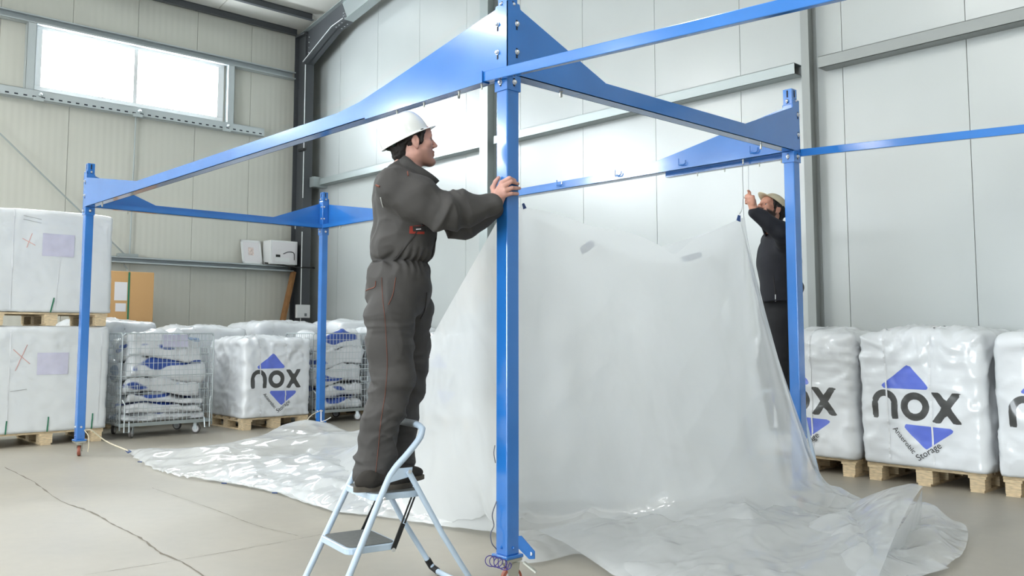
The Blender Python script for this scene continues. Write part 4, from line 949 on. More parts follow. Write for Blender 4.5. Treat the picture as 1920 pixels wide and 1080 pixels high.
# --- corner tabs with eyelets
def tab(c, d, n, sz=.045):
    d = unit(d); s_ = unit(np.cross(d, n)); m_ = MB(); m_.prism([(-.4, 0), (.4, 0), (.25, 1), (-.25, 1)], -.0035, .0035, lambda a, b, e: np.asarray(c)+s_*a*sz+d*(b-.5)*sz*1.3+unit(n)*e)
    m_.build('corner_tab', M['navytab'], SH)
tab(PB+A3(0, -.005, .006), (-.1, .45, 1), (.8, -.6, 0), .034); tab(PA+A3(.005, .01, .01), (-.2, -.3, 1), (.8, -.6, 0), .022); tab(f0(240, 846, .05), (-1, -.2, .3), (.3, -.3, 1), .05)
for x, y in ((262, 866), (420, 906), (515, 924)): tab(f0(x, y, .03), (-.3, -1, .1), (0, 0, 1), .03)
for (a, b) in (((1092, 470), (1110, 456)), ((1282, 486), (1312, 478))):
    MB().bar(at(*a, X=-.12), at(*b, X=-.12), .03, .035).build('hem_clip', M['navytab'], SH)
# --- ropes and wires
tag(MB().tube(spline([(-LA+.045, .03, .255), (-LA+.045, .1, .25), f0(200, 828, .13), f0(240, 845, .06)], 12), .007, 6).build('tie_rope', M['rope'], origin=(-LA+.04, .05, 0)), 'pale rope tying the liner tip to the left blue post', 'rope')
tag(MB().tube(spline([(-LA+.046, .03, .255), (-LA+.075, .06, .20), (-LA+.08, .065, .10), (-LA+.075, .06, .045)], 14), .005, 6).build('rope_end', M['rope'], origin=(-LA+.06, .05, 0)), 'loose rope end hanging beside the left post castor', 'rope')
pb = A3(-LA+.05, LB-.02, .30); tipb = at(602, 791, Z=.19)
tag(MB().tube(spline([pb, (pb+tipb)/2+A3(0, 0, .01), tipb], 8), .007, 6).tube(spline([tipb, tipb+A3(.03, .05, .02), tipb+A3(.05, .10, .05)], 6), .006, 6).build('tie_rope', M['cord'], origin=tuple(pb)), 'white cord tying the liner to the foot of the back blue post', 'rope')
tag(MB().tube(spline([pb, at(585, 778, X=-6.2), at(576, 788, X=-6.2), at(571, 800, X=-6.2)], 14), .005, 6).build('rope_end', M['rope'], origin=tuple(pb)), 'loose cream rope end curving from the back blue post', 'rope')
tag(MB().tube(spline([at(928, 835, Y=-.05), at(926, 850, Y=-.06), at(929, 868, Y=-.05)], 8), .0025, 6).tube(spline([at(931, 940, Y=-.05), at(923, 965, Y=-.07), at(926, 985, Y=-.06), at(920, 1000, Y=-.08), at(922, 1018, Y=-.08), at(931, 1030, Y=-.05)], 30), .0028, 6).build('loose_wire', M['greywire'], origin=(-.05, -.06, .1)), 'thin grey wire hanging down the near blue post', 'wire')
cpts = []
for k in range(110):
    a = k/110*4.2*2*math.pi; c = at(958-(k/110)*0-42+34*(k/110), 1052+10*(k/110)**2, Y=-.10); cpts.append(c+A3(.012, .012, 0)*math.cos(a)*(1.5)+A3(.002, 0, .026)*math.sin(a)*(1-.2*k/110))
cpts += spline([cpts[-1], at(950, 1068, Y=-.09), at(948, 1050, Y=-.058)], 8)[1:]
tag(MB().tube(cpts, .0022, 6).build('wire_coil', M['purple'], origin=(-.05, -.1, .1)), 'purple wire coil dangling at the foot of the near blue post', 'wire')
RH = at(1403, 372, D=6.42)
tag(MB().tube([at(1403, 312, Y=LB-.02), RH, ], .0035, 6).tube(spline([RH, at(1393, 372, D=6.4), at(1391, 392, D=6.2), PB+A3(0, 0, .03)], 16), .0035, 6).build('hoist_cord', M['cord'], origin=tuple(RH)), 'thin white cord in the bearded worker\'s hand, holding the liner corner', 'rope')
# ================================================================== people (implicit surfaces, meshed)
CAM0 = CAM*A3(1, 1, 0)
def to_l(p): p = np.asarray(p, float)-CAM0; return np.array([p@_r, p@_f0, p[2]])
def to_w(P): P = np.asarray(P, float); return CAM0+P[:, 0:1]*_r+P[:, 1:2]*_f0+P[:, 2:3]*A3(0, 0, 1)
def lp(x, y, D): return to_l(at(x, y, D=D))
class Field:
    def __init__(s, lo, hi, h):
        s.lo = np.asarray(lo, float); s.h = h; s.n = np.ceil((np.asarray(hi)-s.lo)/h).astype(int)+1
        s.a = np.full(s.n, .08, np.float32)
    def win(s, lo, hi, m):
        i0 = np.clip(np.floor((np.asarray(lo)-m-s.lo)/s.h).astype(int), 0, s.n-1); i1 = np.clip(np.ceil((np.asarray(hi)+m-s.lo)/s.h).astype(int)+1, 1, s.n)
        ax = [(s.lo[k]+s.h*np.arange(i0[k], i1[k])).astype(np.float32) for k in range(3)]
        return tuple(slice(a, b) for a, b in zip(i0, i1)), (ax[0][:, None, None], ax[1][None, :, None], ax[2][None, None, :])
    def put(s, fn, lo, hi, k, sub=False):
        sl, (x, y, z) = s.win(lo, hi, max(.03, k*1.3)); d = fn(x, y, z).astype(np.float32); a = s.a[sl]
        if sub:
            d = -d; h = np.clip(.5-.5*(d-a)/(-k if False else k)*-1, 0, 1) if False else np.clip(.5+.5*(d-a)/k, 0, 1)
            s.a[sl] = a*(1-h)+d*h+k*h*(1-h)
        else:
            h = np.clip(.5+.5*(a-d)/k, 0, 1); s.a[sl] = a*(1-h)+d*h-k*h*(1-h)
    def cap(s, a, b, ra, rb, k=.02, sub=False):
        a, b = np.asarray(a, float), np.asarray(b, float); e = b-a; L2 = max(1e-9, e@e); R = max(ra, rb)
        def fn(x, y, z):
            t = np.clip(((x-a[0])*e[0]+(y-a[1])*e[1]+(z-a[2])*e[2])/L2, 0, 1)
            return np.sqrt((x-a[0]-t*e[0])**2+(y-a[1]-t*e[1])**2+(z-a[2]-t*e[2])**2)-(ra+(rb-ra)*t)
        s.put(fn, np.minimum(a, b)-R, np.maximum(a, b)+R, k, sub)
    def ell(s, c, r, A=None, k=.02, sub=False):
        c = np.asarray(c, float); A = np.eye(3) if A is None else np.asarray(A); R = max(r)
        def fn(x, y, z):
            p = [(x-c[0])*A[i][0]+(y-c[1])*A[i][1]+(z-c[2])*A[i][2] for i in range(3)]
            k0 = np.sqrt(sum((p[i]/r[i])**2 for i in range(3))); k1 = np.sqrt(sum((p[i]/r[i]**2)**2 for i in range(3)))
            return k0*(k0-1)/np.maximum(k1, 1e-6)
        s.put(fn, c-R, c+R, k, sub)
    def chain(s, pts, rs, k=.02):
        for i in range(len(pts)-1): s.cap(pts[i], pts[i+1], rs[i], rs[i+1], k)
    def mesh(s):
        g = openvdb.FloatGrid(.08); g.copyFromArray(np.clip(s.a, -.08, .08)); v, q = g.convertToQuads(isovalue=0.0)
        return np.asarray(v, float)*s.h+s.lo, [tuple(int(i) for i in r[::-1]) for r in q]
def vnormals(V, F):
    F = np.array(F); n = np.cross(V[F[:, 2]]-V[F[:, 0]], V[F[:, 3]]-V[F[:, 1]]); N = np.zeros_like(V)
    for k in range(4): np.add.at(N, F[:, k], n)
    return N/np.maximum(1e-9, np.linalg.norm(N, axis=1, keepdims=True))
def orient(V, F):
    """make quads point outwards"""
    N = vnormals(V, F); c = V.mean(0)
    return F
def frame(fwd, up=(0, 0, 1)):
    x = unit(fwd); y = unit(np.cross(up, x)); z = np.cross(x, y); return np.array([x, y, z])
def head_into(Fd, Hc, A, sc=1.0):
    g = lambda x, y, z: Hc+sc*(A[0]*x+A[1]*y+A[2]*z)
    E = lambda c, r, k=.02, sub=False: Fd.ell(g(*c), [q*sc for q in r], A, k, sub)
    C = lambda a, b, ra, rb, k=.015, sub=False: Fd.cap(g(*a), g(*b), ra*sc, rb*sc, k, sub)
    E((-.014, 0, .042), (.098, .077, .088)); E((.040, 0, -.028), (.052, .060, .085), .03); E((.0, 0, -.035), (.07, .062, .06), .03)
    for s in (-1, 1):
        C((.0, .050*s, -.055), (.072, .018*s, -.100), .020, .019, .02); E((.058, .043*s, -.016), (.028, .024, .020), .015)
    E((.080, 0, -.102), (.020, .022, .018), .014)
    C((.081, -.034, .021), (.081, .034, .021), .012, .012, .014); E((.070, 0, .045), (.03, .05, .035), .02)
    for s in (-1, 1): E((.092, .030*s, .003), (.012, .018, .010), .010, True)
    C((.090, 0, .016), (.114, 0, -.022), .0085, .0105, .010)
    for s in (-1, 1): E((.101, .012*s, -.028), (.011, .008, .008), .006)
    C((.090, -.018, -.055), (.090, .018, -.055), .008, .008, .008); C((.094, -.007, -.055), (.094, .007, -.055), .0065, .0065, .006); C((.088, -.016, -.070), (.088, .016, -.070), .0085, .0085, .008)
    C((.101, -.022, -.0625), (.101, .022, -.0625), .0022, .0022, .004, True)
    for s in (-1, 1):
        E((-.006, .078*s, -.002), (.019, .009, .032), .006); E((.001, .089*s, .002), (.010, .007, .017), .004, True); E((-.002, .077*s, -.030), (.009, .007, .010), .006)
    return g
def hair_mesh(Hc, A, sc, h, seed, hp, hn):
    lo, hi = Hc-.17, Hc+.17; Fd = Field(lo, hi, h); g = lambda x, y, z: Hc+sc*(A[0]*x+A[1]*y+A[2]*z)
    Fd.ell(g(-.018, 0, .040), (.106*sc, .085*sc, .096*sc), A); Fd.ell(g(-.072, 0, -.038), (.036*sc, .056*sc, .052*sc), A, .03)
    for s in (-1, 1): Fd.cap(g(.036, .064*s, .04), g(.026, .069*s, -.008), .018*sc, .010*sc, .01)
    X, Y, Z = np.meshgrid(*[Fd.lo[k]+h*np.arange(Fd.n[k]) for k in range(3)], indexing='ij')
    P = np.stack([X, Y, Z], -1)-Hc; q = [(P@A[i])/sc for i in range(3)]
    cutf = np.maximum(q[0]-.075, -1)                                     # nothing in front of the forehead line
    face = np.minimum(q[0]-.030-.45*np.clip(q[2]+.01, -.01, .06), .062-q[2])                       # face opening: in front of x and below hairline
    ear = .021-np.sqrt(((q[0]+.004)/1.0)**2+(q[2]+.004)**2*.7+0*q[1]); ear = np.where(np.abs(q[1]) > .06, ear, -1)
    d = np.maximum(np.maximum(Fd.a, cutf*sc), np.maximum(face, ear)*sc).astype(np.float32)
    d -= (.006*fbm(P*55+seed, 2)).astype(np.float32); Fd.a = np.maximum(d, ((P+Hc-hp)@hn-.003).astype(np.float32))   # flat under the hat
    return Fd.mesh()
def put_mesh(name, V, F, m, parent, extra=None):
    o = mesh_obj(name, to_w(V), F, m, parent, smooth=True); return o
def hat_shell(Hc, A, a, b, h, peak, peak_w, rim, name, m, parent, ridge=.004, thick=.003, sag=0., n=64, k=22):
    """dome with a rim and a peak: A rows are forward, left, up; Hc is the centre of the rim"""
    V = []; F = []
    for j in range(k+1):
        ph = j/k*math.pi/2; cr, sr = math.cos(ph), math.sin(ph)
        for i in range(n):
            th = 2*math.pi*i/n; x = a*cr**.66*math.cos(th); y = b*cr**.66*math.sin(th); z = h*sr**.95
            z += ridge*math.exp(-(y/(.2*b))**2)*sr*cr*2
            V.append((x, y, z))
    for j in range(k):
        for i in range(n): F.append((j*n+i, j*n+(i+1) % n, (j+1)*n+(i+1) % n, (j+1)*n+i))
    base = len(V)
    for e in (.5, 1.0):
        for i in range(n):
            th = 2*math.pi*i/n; c = math.cos(th); pk = peak*max(0, (c-peak_w)/(1-peak_w))**.7 if c > peak_w else 0
            x = (a+(rim+pk)*e)*math.cos(th); y = (b+(rim)*e)*math.sin(th); V.append((x, y, -.004*e-(.30*pk)*e*.35-sag*e*abs(math.sin(th))))
    ring0 = list(range(n)); r1 = [base+i for i in range(n)]; r2 = [base+n+i for i in range(n)]
    for i in range(n):
        F.append((r1[i], r1[(i+1) % n], ring0[(i+1) % n], ring0[i])); F.append((r2[i], r2[(i+1) % n], r1[(i+1) % n], r1[i]))
    V = np.array(V)@A+Hc
    o = mesh_obj(name, to_w(V), F, m, parent, smooth=True)
    md = o.modifiers.new('solid', 'SOLIDIFY'); md.thickness = thick; md.offset = -1
    return o
def shoe(base, q, w, L, parent, h=.0045):
    """base: heel point on the ground (world), q forward, w left"""
    q, w = unit(q), unit(w); up = A3(0, 0, 1); S = np.array([q, w, up]); lo = A3(-.03, -.07, -.01); hi = A3(L+.03, .07, .15); Fd = Field(lo, hi, h)
    Fd.ell((.055, 0, .044), (.055, .034, .036), k=.02); Fd.cap((.075, 0, .075), (.07, 0, .05), .030, .036, .03); Fd.cap((.08, 0, .055), (L*.62, 0, .040), .040, .036, .03); Fd.ell((L*.74, .003, .036), (.075, .045, .034), k=.03)
    Fd.a = np.maximum(Fd.a, (.014-(Fd.lo[2]+h*np.arange(Fd.n[2])))[None, None, :].astype(np.float32))
    V, F = Fd.mesh(); V = V+(.0025*fbm(V*40, 2))[:, None]*0; up_ = mesh_obj('shoe', np.asarray(base)+V@S, F, M['shoe'], parent, smooth=True)
    out = []
    for i in range(40):
        t = 2*math.pi*i/40; c, s = math.cos(t), math.sin(t); x = L/2+(L/2+.004)*np.sign(c)*abs(c)**.75; wd = .036+.012*sstep(.3, .75, x/L)-.006*math.exp(-((x/L-.42)/.12)**2); out.append((x, wd*np.sign(s)*abs(s)**.7))
    m_ = MB(); m_.prism(out, 0, .024, lambda a, b, d: np.asarray(base)+q*a+w*b+up*(d+.012*max(0, (a/L-.8))**1*2*(d < .01))); m_.build('sole', M['sole'], up_, smooth=True, angle=50)
    for k in range(4):
        c = np.asarray(base)+q*(L*.42+.022*k)+up*(.082-.009*k); MB().tube([c-w*.022, c+up*.004, c+w*.022], .003, 5).build('lace', M['blackmetal'], up_)
    return up_
def surf_line(bvh, pix, r, name, m, parent, off=.002, close=False):
    """a seam or stitch line lying on the garment surface"""
    P = []
    for x, y in pix:
        d = Vector(at(x, y, D=1.0)-CAM); hit = bvh.ray_cast(Vector(CAM), d.normalized())
        if hit[0] is not None: P.append(np.array(hit[0])+np.array(hit[1])*off)
    if len(P) < 2: return None
    runs = [[P[0]]]
    for p in P[1:]:
        if np.linalg.norm(p-runs[-1][-1]) > .05: runs.append([])
        runs[-1].append(p)
    b = MB(); best = max(runs, key=len)
    if len(best) < 2: return None
    return b.tube(best, r, 5).build(name, m, parent)
def pix_spline(pts, n): return [p[:2] for p in spline([A3(x, y, 0) for x, y in pts], n)]

# ------------------------------------------------------------------ worker on the near ladder
q_ = LADQ; w_ = A3(-q_[1], q_[0], 0)
P1 = thing('person', LADO+A3(0, 0, .501), 'worker in white hard hat and grey coverall on the ladder, hands on the blue post', 'person')
DS = 4.32
# coverall
pts = dict(nsh=lp(741, 356, 4.16), nel=lp(832, 397, 4.13), ncf=lp(922, 385, 4.235), fsh=lp(757, 352, 4.48), fel=lp(864, 416, 4.42), fcf=lp(921, 393, 4.36),
           nhip=lp(731, 585, 4.22), nkn=lp(737, 702, 4.20), nsn=lp(716, 785, 4.17), nhm=lp(699, 892, 4.14), fhip=lp(771, 580, 4.42), fkn=lp(768, 700, 4.43), fsn=lp(752, 775, 4.43), fhm=lp(741, 876, 4.42))
allp = np.array(list(pts.values())); lo = allp.min(0)-.22; hi = allp.max(0)+.2; hi[2] = lp(760, 290, 4.3)[2]; lo[2] = pts['nhm'][2]-.03; lo[0] -= .0
Fd = Field(lo, hi, .006)
TF = frame((math.cos(.34), math.sin(.34), 0)); TFl = frame((math.cos(.34), math.sin(.34), .05))
Fd.ell(lp(760, 405, DS), (.142, .185, .20), TF, .05); Fd.ell(lp(752, 372, DS), (.115, .19, .12), TF, .05); Fd.cap(lp(735, 348, DS-.13), lp(742, 345, DS+.13), .070, .070, .06); Fd.cap(lp(763, 330, DS), lp(757, 380, DS), .072, .10, .05)
Fd.ell(lp(754, 465, DS), (.142, .168, .13), TF, .06); Fd.ell(lp(745, 545, DS), (.145, .180, .135), TF, .05); Fd.ell(lp(749, 515, DS), (.142, .172, .10), TF, .04)
Fd.chain([pts['nsh'], (pts['nsh']+pts['nel'])/2+A3(0, 0, .006), pts['nel'], (pts['nel']+pts['ncf'])/2, pts['ncf']], [.088, .090, .076, .068, .046], .04)
Fd.chain([pts['fsh'], pts['fel'], (pts['fel']+pts['fcf'])/2, pts['fcf']], [.085, .066, .058, .044], .04)
Fd.chain([pts['nhip'], (pts['nhip']+pts['nkn'])/2, pts['nkn'], pts['nsn'], pts['nhm']], [.112, .103, .084, .083, .087], .035)
Fd.chain([pts['fhip'], (pts['fhip']+pts['fkn'])/2, pts['fkn'], pts['fsn'], pts['fhm']], [.10, .092, .078, .077, .080], .03)
# elastic waist and trouser hems cut flat
wl_ = lp(749, 492, DS)
V, F = None, None
zz = (Fd.lo[2]+Fd.h*np.arange(Fd.n[2])); Fd.a += (.012*np.exp(-((zz-wl_[2])/.022)**2))[None, None, :].astype(np.float32)
hem = lp(700, 897, 4.14)[2]; Fd.a = np.maximum(Fd.a, (hem-zz)[None, None, :].astype(np.float32))
V, F = Fd.mesh(); N = vnormals(V, F)
if ((V-V.mean(0))*N).sum(1).mean() < 0: F = [f[::-1] for f in F]; N = -N
leg = sstep(lp(745, 560, DS)[2], lp(745, 620, DS)[2], V[:, 2]); arm = sstep(lp(800, 400, DS)[0], lp(840, 400, DS)[0], V[:, 0])*(1-leg)
wv = V+.05*np.stack([vnoise(V*6), vnoise(V*6+9), vnoise(V*6+19)], 1)
f_leg = ridged(wv*A3(5, 5, 13)+3); f_tor = ridged(wv*A3(9, 7, 5)+7); f_arm = ridged(wv*A3(14, 7, 7)+A3(0, 0, 1)*0+13)
knee = np.exp(-((V[:, 2]-pts['nsn'][2]-.05)/.14)**2)+.5*np.exp(-((V[:, 2]-hem-.07)/.06)**2)
elb = np.exp(-((V[:, 0]-pts['nel'][0])/.10)**2)
wz = np.exp(-((V[:, 2]-wl_[2])/.05)**2)
fine = ridged(wv*A3(16, 16, 22)+33)
wq = V@A3(.5, .3, .8); diag = ridged(np.stack([wq*11, V[:, 1]*4, V[:, 0]*4], 1)+.6*vnoise(V*7)[:, None]+51)
disp = leg*((.007+.010*knee)*f_leg+.008*diag+.0045*ridged(wv*A3(7, 7, 24)+71))+(1-leg)*(1-arm)*(.010*f_tor+.009*diag+.006*wz*np.sin(V[:, 1]*150+V[:, 0]*150))+arm*((.008+.015*elb)*f_arm+.008*diag)+.006*fbm(V*5, 2)+.0022*fine
V = V+N*disp[:, None]
cov = put_mesh('coverall', V, F, M['coverall'], P1)
Wv = to_w(V); bvh1 = BVHTree.FromPolygons([Vector(v) for v in Wv], F)
# collar
C0 = lp(765, 330, DS); CA = frame((math.cos(.3), math.sin(.3), -.45), (0, 0, 1)); cv = []; cf = []
for i in range(41):
    th = math.radians(28+(360-56)*i/40)
    for j in range(6):
        t = j/5; rr = .094-.012*t+.004*math.sin(th*5); zc = -.035+.085*t*(1-.30*math.cos(th)); flare = .020*t*max(0, math.cos(th))
        lap = .035*t*max(0, math.cos(th)-.55)/.45; cv.append(C0+CA[0]*(rr*(1.38 if math.cos(th) > 0 else .98)*math.cos(th)+flare+lap)+CA[1]*(rr*math.sin(th)*(1+.25*max(0, math.cos(th))))+CA[2]*(zc+.012*max(0, math.cos(th))*t))
for i in range(40):
    for j in range(5): cf.append((i*6+j, (i+1)*6+j, (i+1)*6+j+1, i*6+j+1))
co = put_mesh('collar', np.array(cv), cf, M['coverall'], cov); md = co.modifiers.new('solid', 'SOLIDIFY'); md.thickness = .008; md.offset = 0
# trims
S_ = lambda pts_, n, r, nm, m: surf_line(bvh1, pix_spline(pts_, n), r, nm, M[m], cov)
S_([(716, 520), (718, 560), (722, 600), (725, 650), (726, 690), (722, 740), (714, 790), (708, 850), (704, 888)], 40, .0013, 'side_seam', 'orange')
S_([(742, 520), (737, 550), (728, 572)], 12, .0016, 'pocket_stitch', 'orange')
S_([(680, 552), (690, 543), (703, 538), (705, 527)], 14, .0022, 'back_pocket_trim', 'orange')
S_([(703, 346), (712, 350)], 4, .005, 'shoulder_tab', 'orange'); S_([(764, 322), (765, 330)], 4, .003, 'collar_tab', 'orange')
S_([(714, 370), (717, 382), (719, 388)], 6, .0025, 'shoulder_piping', 'white')
S_([(792, 420), (770, 450), (755, 470), (738, 490)], 0+20, .0035, 'side_zip', 'coverdark')
S_([(817, 446), (812, 470), (806, 500), (800, 540)], 24, .003, 'front_placket', 'coverdark')
S_([(800, 548), (796, 580), (788, 598)], 10, .003, 'fly_seam', 'coverdark')
def surf_patch(bvh, quad, n, name, m, parent, off):
    P = []; a, b, c, d = [A3(*p, 0)[:2] for p in quad]
    for i in range(n+1):
        for j in range(n+1):
            u, v = i/n, j/n; x, y = (a*(1-u)+b*u)*(1-v)+(d*(1-u)+c*u)*v; dr = Vector(at(x, y, D=1.0)-CAM); h_ = bvh.ray_cast(Vector(CAM), dr.normalized())
            if h_[0] is None: return None
            P.append(np.array(h_[0])+np.array(h_[1])*off)
    o = mesh_obj(name, P, [(i*(n+1)+j, (i+1)*(n+1)+j, (i+1)*(n+1)+j+1, i*(n+1)+j+1) for i in range(n) for j in range(n)], m, parent, smooth=True)
    return o
surf_patch(bvh1, [(768, 424), (795, 421), (795, 439), (767, 438)], 8, 'chest_pocket', M['redpocket'], cov, .003)
surf_patch(bvh1, [(773, 424), (796, 421), (797, 434), (774, 434)], 8, 'pocket_flap', M['coverdark'], cov, .006)
surf_patch(bvh1, [(779, 429), (788, 428), (788, 430), (779, 431)], 3, 'pocket_badge', M['paper'], cov, .009)
kp = lp(796, 655, 4.47); kb = MB(); kb.prism([(0, .055), (.02, .045), (.022, -.045), (-.01, -.055)], -.04, .04, lambda a, b, d: to_w((kp+A3(a, d, b))[None])[0]); kb.build('thigh_pocket_flap', M['redpocket'], cov, bevel=.003)
# body: head, neck, hands and the limbs inside the clothes, one surface
HA = frame((math.cos(.36)*math.cos(.17), math.sin(.36)*math.cos(.17), math.sin(.17))); HC = lp(773.5, 269, 4.335)
lo = allp.min(0)-.12; hi = allp.max(0)+.12; hi[2] = HC[2]+.16; lo[2] = .55; hi[0] = lp(980, 350, 4.4)[0]+.02
Fb = Field(lo, hi, .0034)
gH = head_into(Fb, HC, HA)
Fb.cap(gH(-.022, 0, -.06), lp(757, 335, DS), .056, .066, .03); Fb.cap(lp(757, 335, DS), lp(752, 480, DS), .085, .09, .03); Fb.cap(lp(752, 480, DS), lp(746, 560, DS), .09, .10, .03)
for a in ('n', 'f'):
    Fb.chain([pts[a+'sh'], pts[a+'el'], pts[a+'cf']], [.05, .042, .030], .02); Fb.cap(lp(752, 380, DS), pts[a+'sh'], .07, .05, .03); Fb.cap(lp(746, 560, DS), pts[a+'hip'], .09, .07, .03)
    Fb.chain([pts[a+'hip'], pts[a+'kn'], pts[a+'hm']], [.07, .055, .04], .02)
# near hand: on the post, fingers over its right face
wl3 = lambda p: to_l(p)
nw = pts['ncf']; MC = [wl3(at(941, 342.5, Y=-.066)), wl3(at(944, 350, Y=-.068)), wl3(at(946, 358, Y=-.066)), wl3(at(947, 366, Y=-.062))]
PI = [wl3(at(955, 334, X=.060)), wl3(at(958.5, 340.5, X=.064)), wl3(at(960, 352.5, X=.064)), wl3(at(959, 363, X=.060))]
TI = [wl3(at(965, 338, X=.050)), wl3(at(971, 344.5, X=.050)), wl3(at(974, 353, X=.050)), wl3(at(970.5, 363.5, X=.050))]
wr_ = wl3(at(929, 374, Y=-.078)); Fb.cap(nw, wr_, .029, .026, .015)
for i, m_ in enumerate(MC):
    root = wr_+(m_-wr_)*.25; Fb.cap(root, m_, .0185, .0125, .010); Fb.cap(m_, PI[i], .0122 if i < 3 else .0108, .0104 if i < 3 else .0092, .004); Fb.cap(PI[i], TI[i], .0102 if i < 3 else .009, .0082, .003)
for i in range(3): Fb.cap((MC[i]+wr_)/2, (MC[i+1]+wr_)/2, .017, .017, .012)
th = [wr_+A3(-.004, .005, .012), wl3(at(924, 352, Y=-.075)), wl3(at(929, 341, Y=-.062)), wl3(at(935, 333, Y=-.052))]; Fb.chain(th, [.017, .0125, .0105, .0085], .008)
# far hand: lower, round the left face of the post
fw_ = wl3(at(928, 388, Y=-.060)); Fb.cap(pts['fcf'], fw_, .028, .025, .015)
for i in range(4):
    m_ = wl3(at(936, 366+8.0*i, Y=-.058)); Fb.cap(fw_, m_, .018, .012, .010)
    p_ = to_l(A3(-.052, -.045, 1.90-.021*i)); t_ = to_l(A3(-.052, -.005, 1.895-.021*i)); Fb.cap(m_, p_, .0105, .0095, .004); Fb.cap(p_, t_, .0092, .0075, .003)
ft = [fw_, wl3(at(938, 384, Y=-.062)), wl3(at(944, 372, Y=-.055))]; Fb.chain(ft, [.016, .0115, .009], .008)
V, F = Fb.mesh(); N = vnormals(V, F)
if ((V-HC)[V[:, 2] > HC[2]]*N[V[:, 2] > HC[2]]).sum(1).mean() < 0: F = [f[::-1] for f in F]
body1 = put_mesh('body', V, F, M['skin1'], P1)
ql = (V-HC)@HA.T
bm_ = sstep(.0, .03, ql[:, 0])*sstep(-.035, -.055, ql[:, 2])*sstep(-.14, -.11, ql[:, 2])*(V[:, 2] > HC[2]-.2); bm_ = np.maximum(bm_, sstep(.075, .085, ql[:, 0])*np.exp(-((ql[:, 2]+.046)/.006)**2)*.8)
lipz = (np.abs(ql[:, 1]) < .022)*np.exp(-((ql[:, 2]+.062)/.009)**2)*(ql[:, 0] > .085); attr(body1, 'beard', np.clip(bm_*(1-lipz), 0, 1)*(np.linalg.norm(V-HC, axis=1) < .2))
for s in (-1, 1):
    c = gH(.0755, .031*s, .003); m_ = MB(); m_.lathe(to_w((c-HA[0]*.0115)[None])[0], to_w((c+HA[0])[None])[0]-to_w(c[None])[0], [(.0115*math.sin(math.pi*k/10)+1e-4, .0115*(1-math.cos(math.pi*k/10))) for k in range(11)], 14); e_ = m_.build('eye', M['eye'], body1, smooth=True, angle=180)
    MB().lathe(to_w((c+HA[0]*.0105)[None])[0], to_w((c+HA[0])[None])[0]-to_w(c[None])[0], [(.0055, 0), (.0045, .0016)], 12).build('iris', M['iris'], e_)
    br_ = [gH(.088, .012*s, .017), gH(.0895, .028*s, .0215), gH(.080, .046*s, .0175)]; MB().tube(list(to_w(np.array(spline(br_, 10)))), [.002+.003*math.sin(math.pi*(k+1)/12) for k in range(10)], 6).build('eyebrow', M['hair1'], body1)
# hard hat
HT = frame((math.cos(.36)*math.cos(.50), math.sin(.36)*math.cos(.50), math.sin(.50))); rimc = lp(760, 260, 4.335)
Vh, Fh = hair_mesh(HC, HA, 1.0, .0032, 5, rimc, HT[2]); put_mesh('hair', Vh, Fh, M['hair1'], P1)
hat = hat_shell(rimc, HT, .126, .106, .122, .034, .25, .007, 'hard_hat', M['hat'], P1, ridge=.010, sag=.0)
hv = []; hf = []
for i in range(48):
    th_ = 2*math.pi*i/48
    for z in (-.002, .03): hv.append(rimc+HT[0]*.115*math.cos(th_)+HT[1]*.097*math.sin(th_)+HT[2]*z)
for i in range(48): hf.append((2*i, (2*i+2) % 96, (2*i+3) % 96, 2*i+1))
hb_ = put_mesh('headband', np.array(hv), hf, M['hatband'], hat); hb_.modifiers.new('solid', 'SOLIDIFY').thickness = .004
nv = [rimc-HT[0]*.084+HT[1]*y_-HT[2]*(.022-.25*abs(y_)) for y_ in np.linspace(-.07, .07, 15)]; MB().tube(list(to_w(np.array(nv))), .008, 8).build('nape_strap', M['hatband'], hat)
# shoes
shoe(LADO+q_*-.175+w_*-.075+A3(0, 0, .5015), q_, w_, .285, P1)
shoe(LADO+q_*-.035+w_*.095+A3(0, 0, .5015), unit(q_+w_*-.05), unit(w_+q_*.05), .285, P1)

# ------------------------------------------------------------------ bearded worker behind the liner
PL2 = LAD2+A3(0, 0, .501)
P2 = thing('person', PL2, 'bearded worker in a beige cap and black jacket behind the plastic, pulling a cord', 'person')
B2 = 6.78; g2 = (-.82, -.57, 0); T2 = frame(g2)
fl2 = to_l(PL2)
p2 = dict(nsh=lp(1476, 456, 6.62), nel=lp(1465, 434, 6.40), ncf=lp(1415, 398, 6.36), fsh=lp(1447, 452, 6.95), fel=lp(1490, 540, 6.98), fcf=lp(1476, 585, 6.86), nhip=lp(1466, 600, 6.70), fhip=lp(1455, 600, 6.90))
p2['nft'] = fl2+A3(.07, -.06, .02); p2['fft'] = fl2+A3(-.08, .04, .02); p2['nkn'] = (p2['nhip']+p2['nft'])/2+A3(-.03, -.02, .03); p2['fkn'] = (p2['fhip']+p2['fft'])/2+A3(-.03, -.02, .03)
ap = np.array(list(p2.values())); lo = ap.min(0)-.22; hi = ap.max(0)+.2
J = Field(A3(lo[0], lo[1], lp(1460, 600, B2)[2]-.03), A3(hi[0], hi[1], lp(1450, 380, B2)[2]), .007)
J.ell(lp(1460, 485, B2), (.130, .180, .20), T2, .05); J.cap(lp(1459, 500, B2-.05), lp(1461, 562, B2-.05), .13, .13, .06); J.cap(lp(1459, 500, B2+.06), lp(1461, 562, B2+.06), .13, .13, .06); J.cap(p2['nsh']+A3(0, .04, -.01), p2['fsh'], .075, .075, .06); J.cap(lp(1456, 440, B2-.02), lp(1458, 470, B2), .07, .10, .05)
J.chain([p2['nsh'], p2['nel'], p2['ncf']], [.080, .066, .042], .035); J.chain([p2['fsh'], p2['fel'], p2['fcf']], [.075, .06, .045], .035)
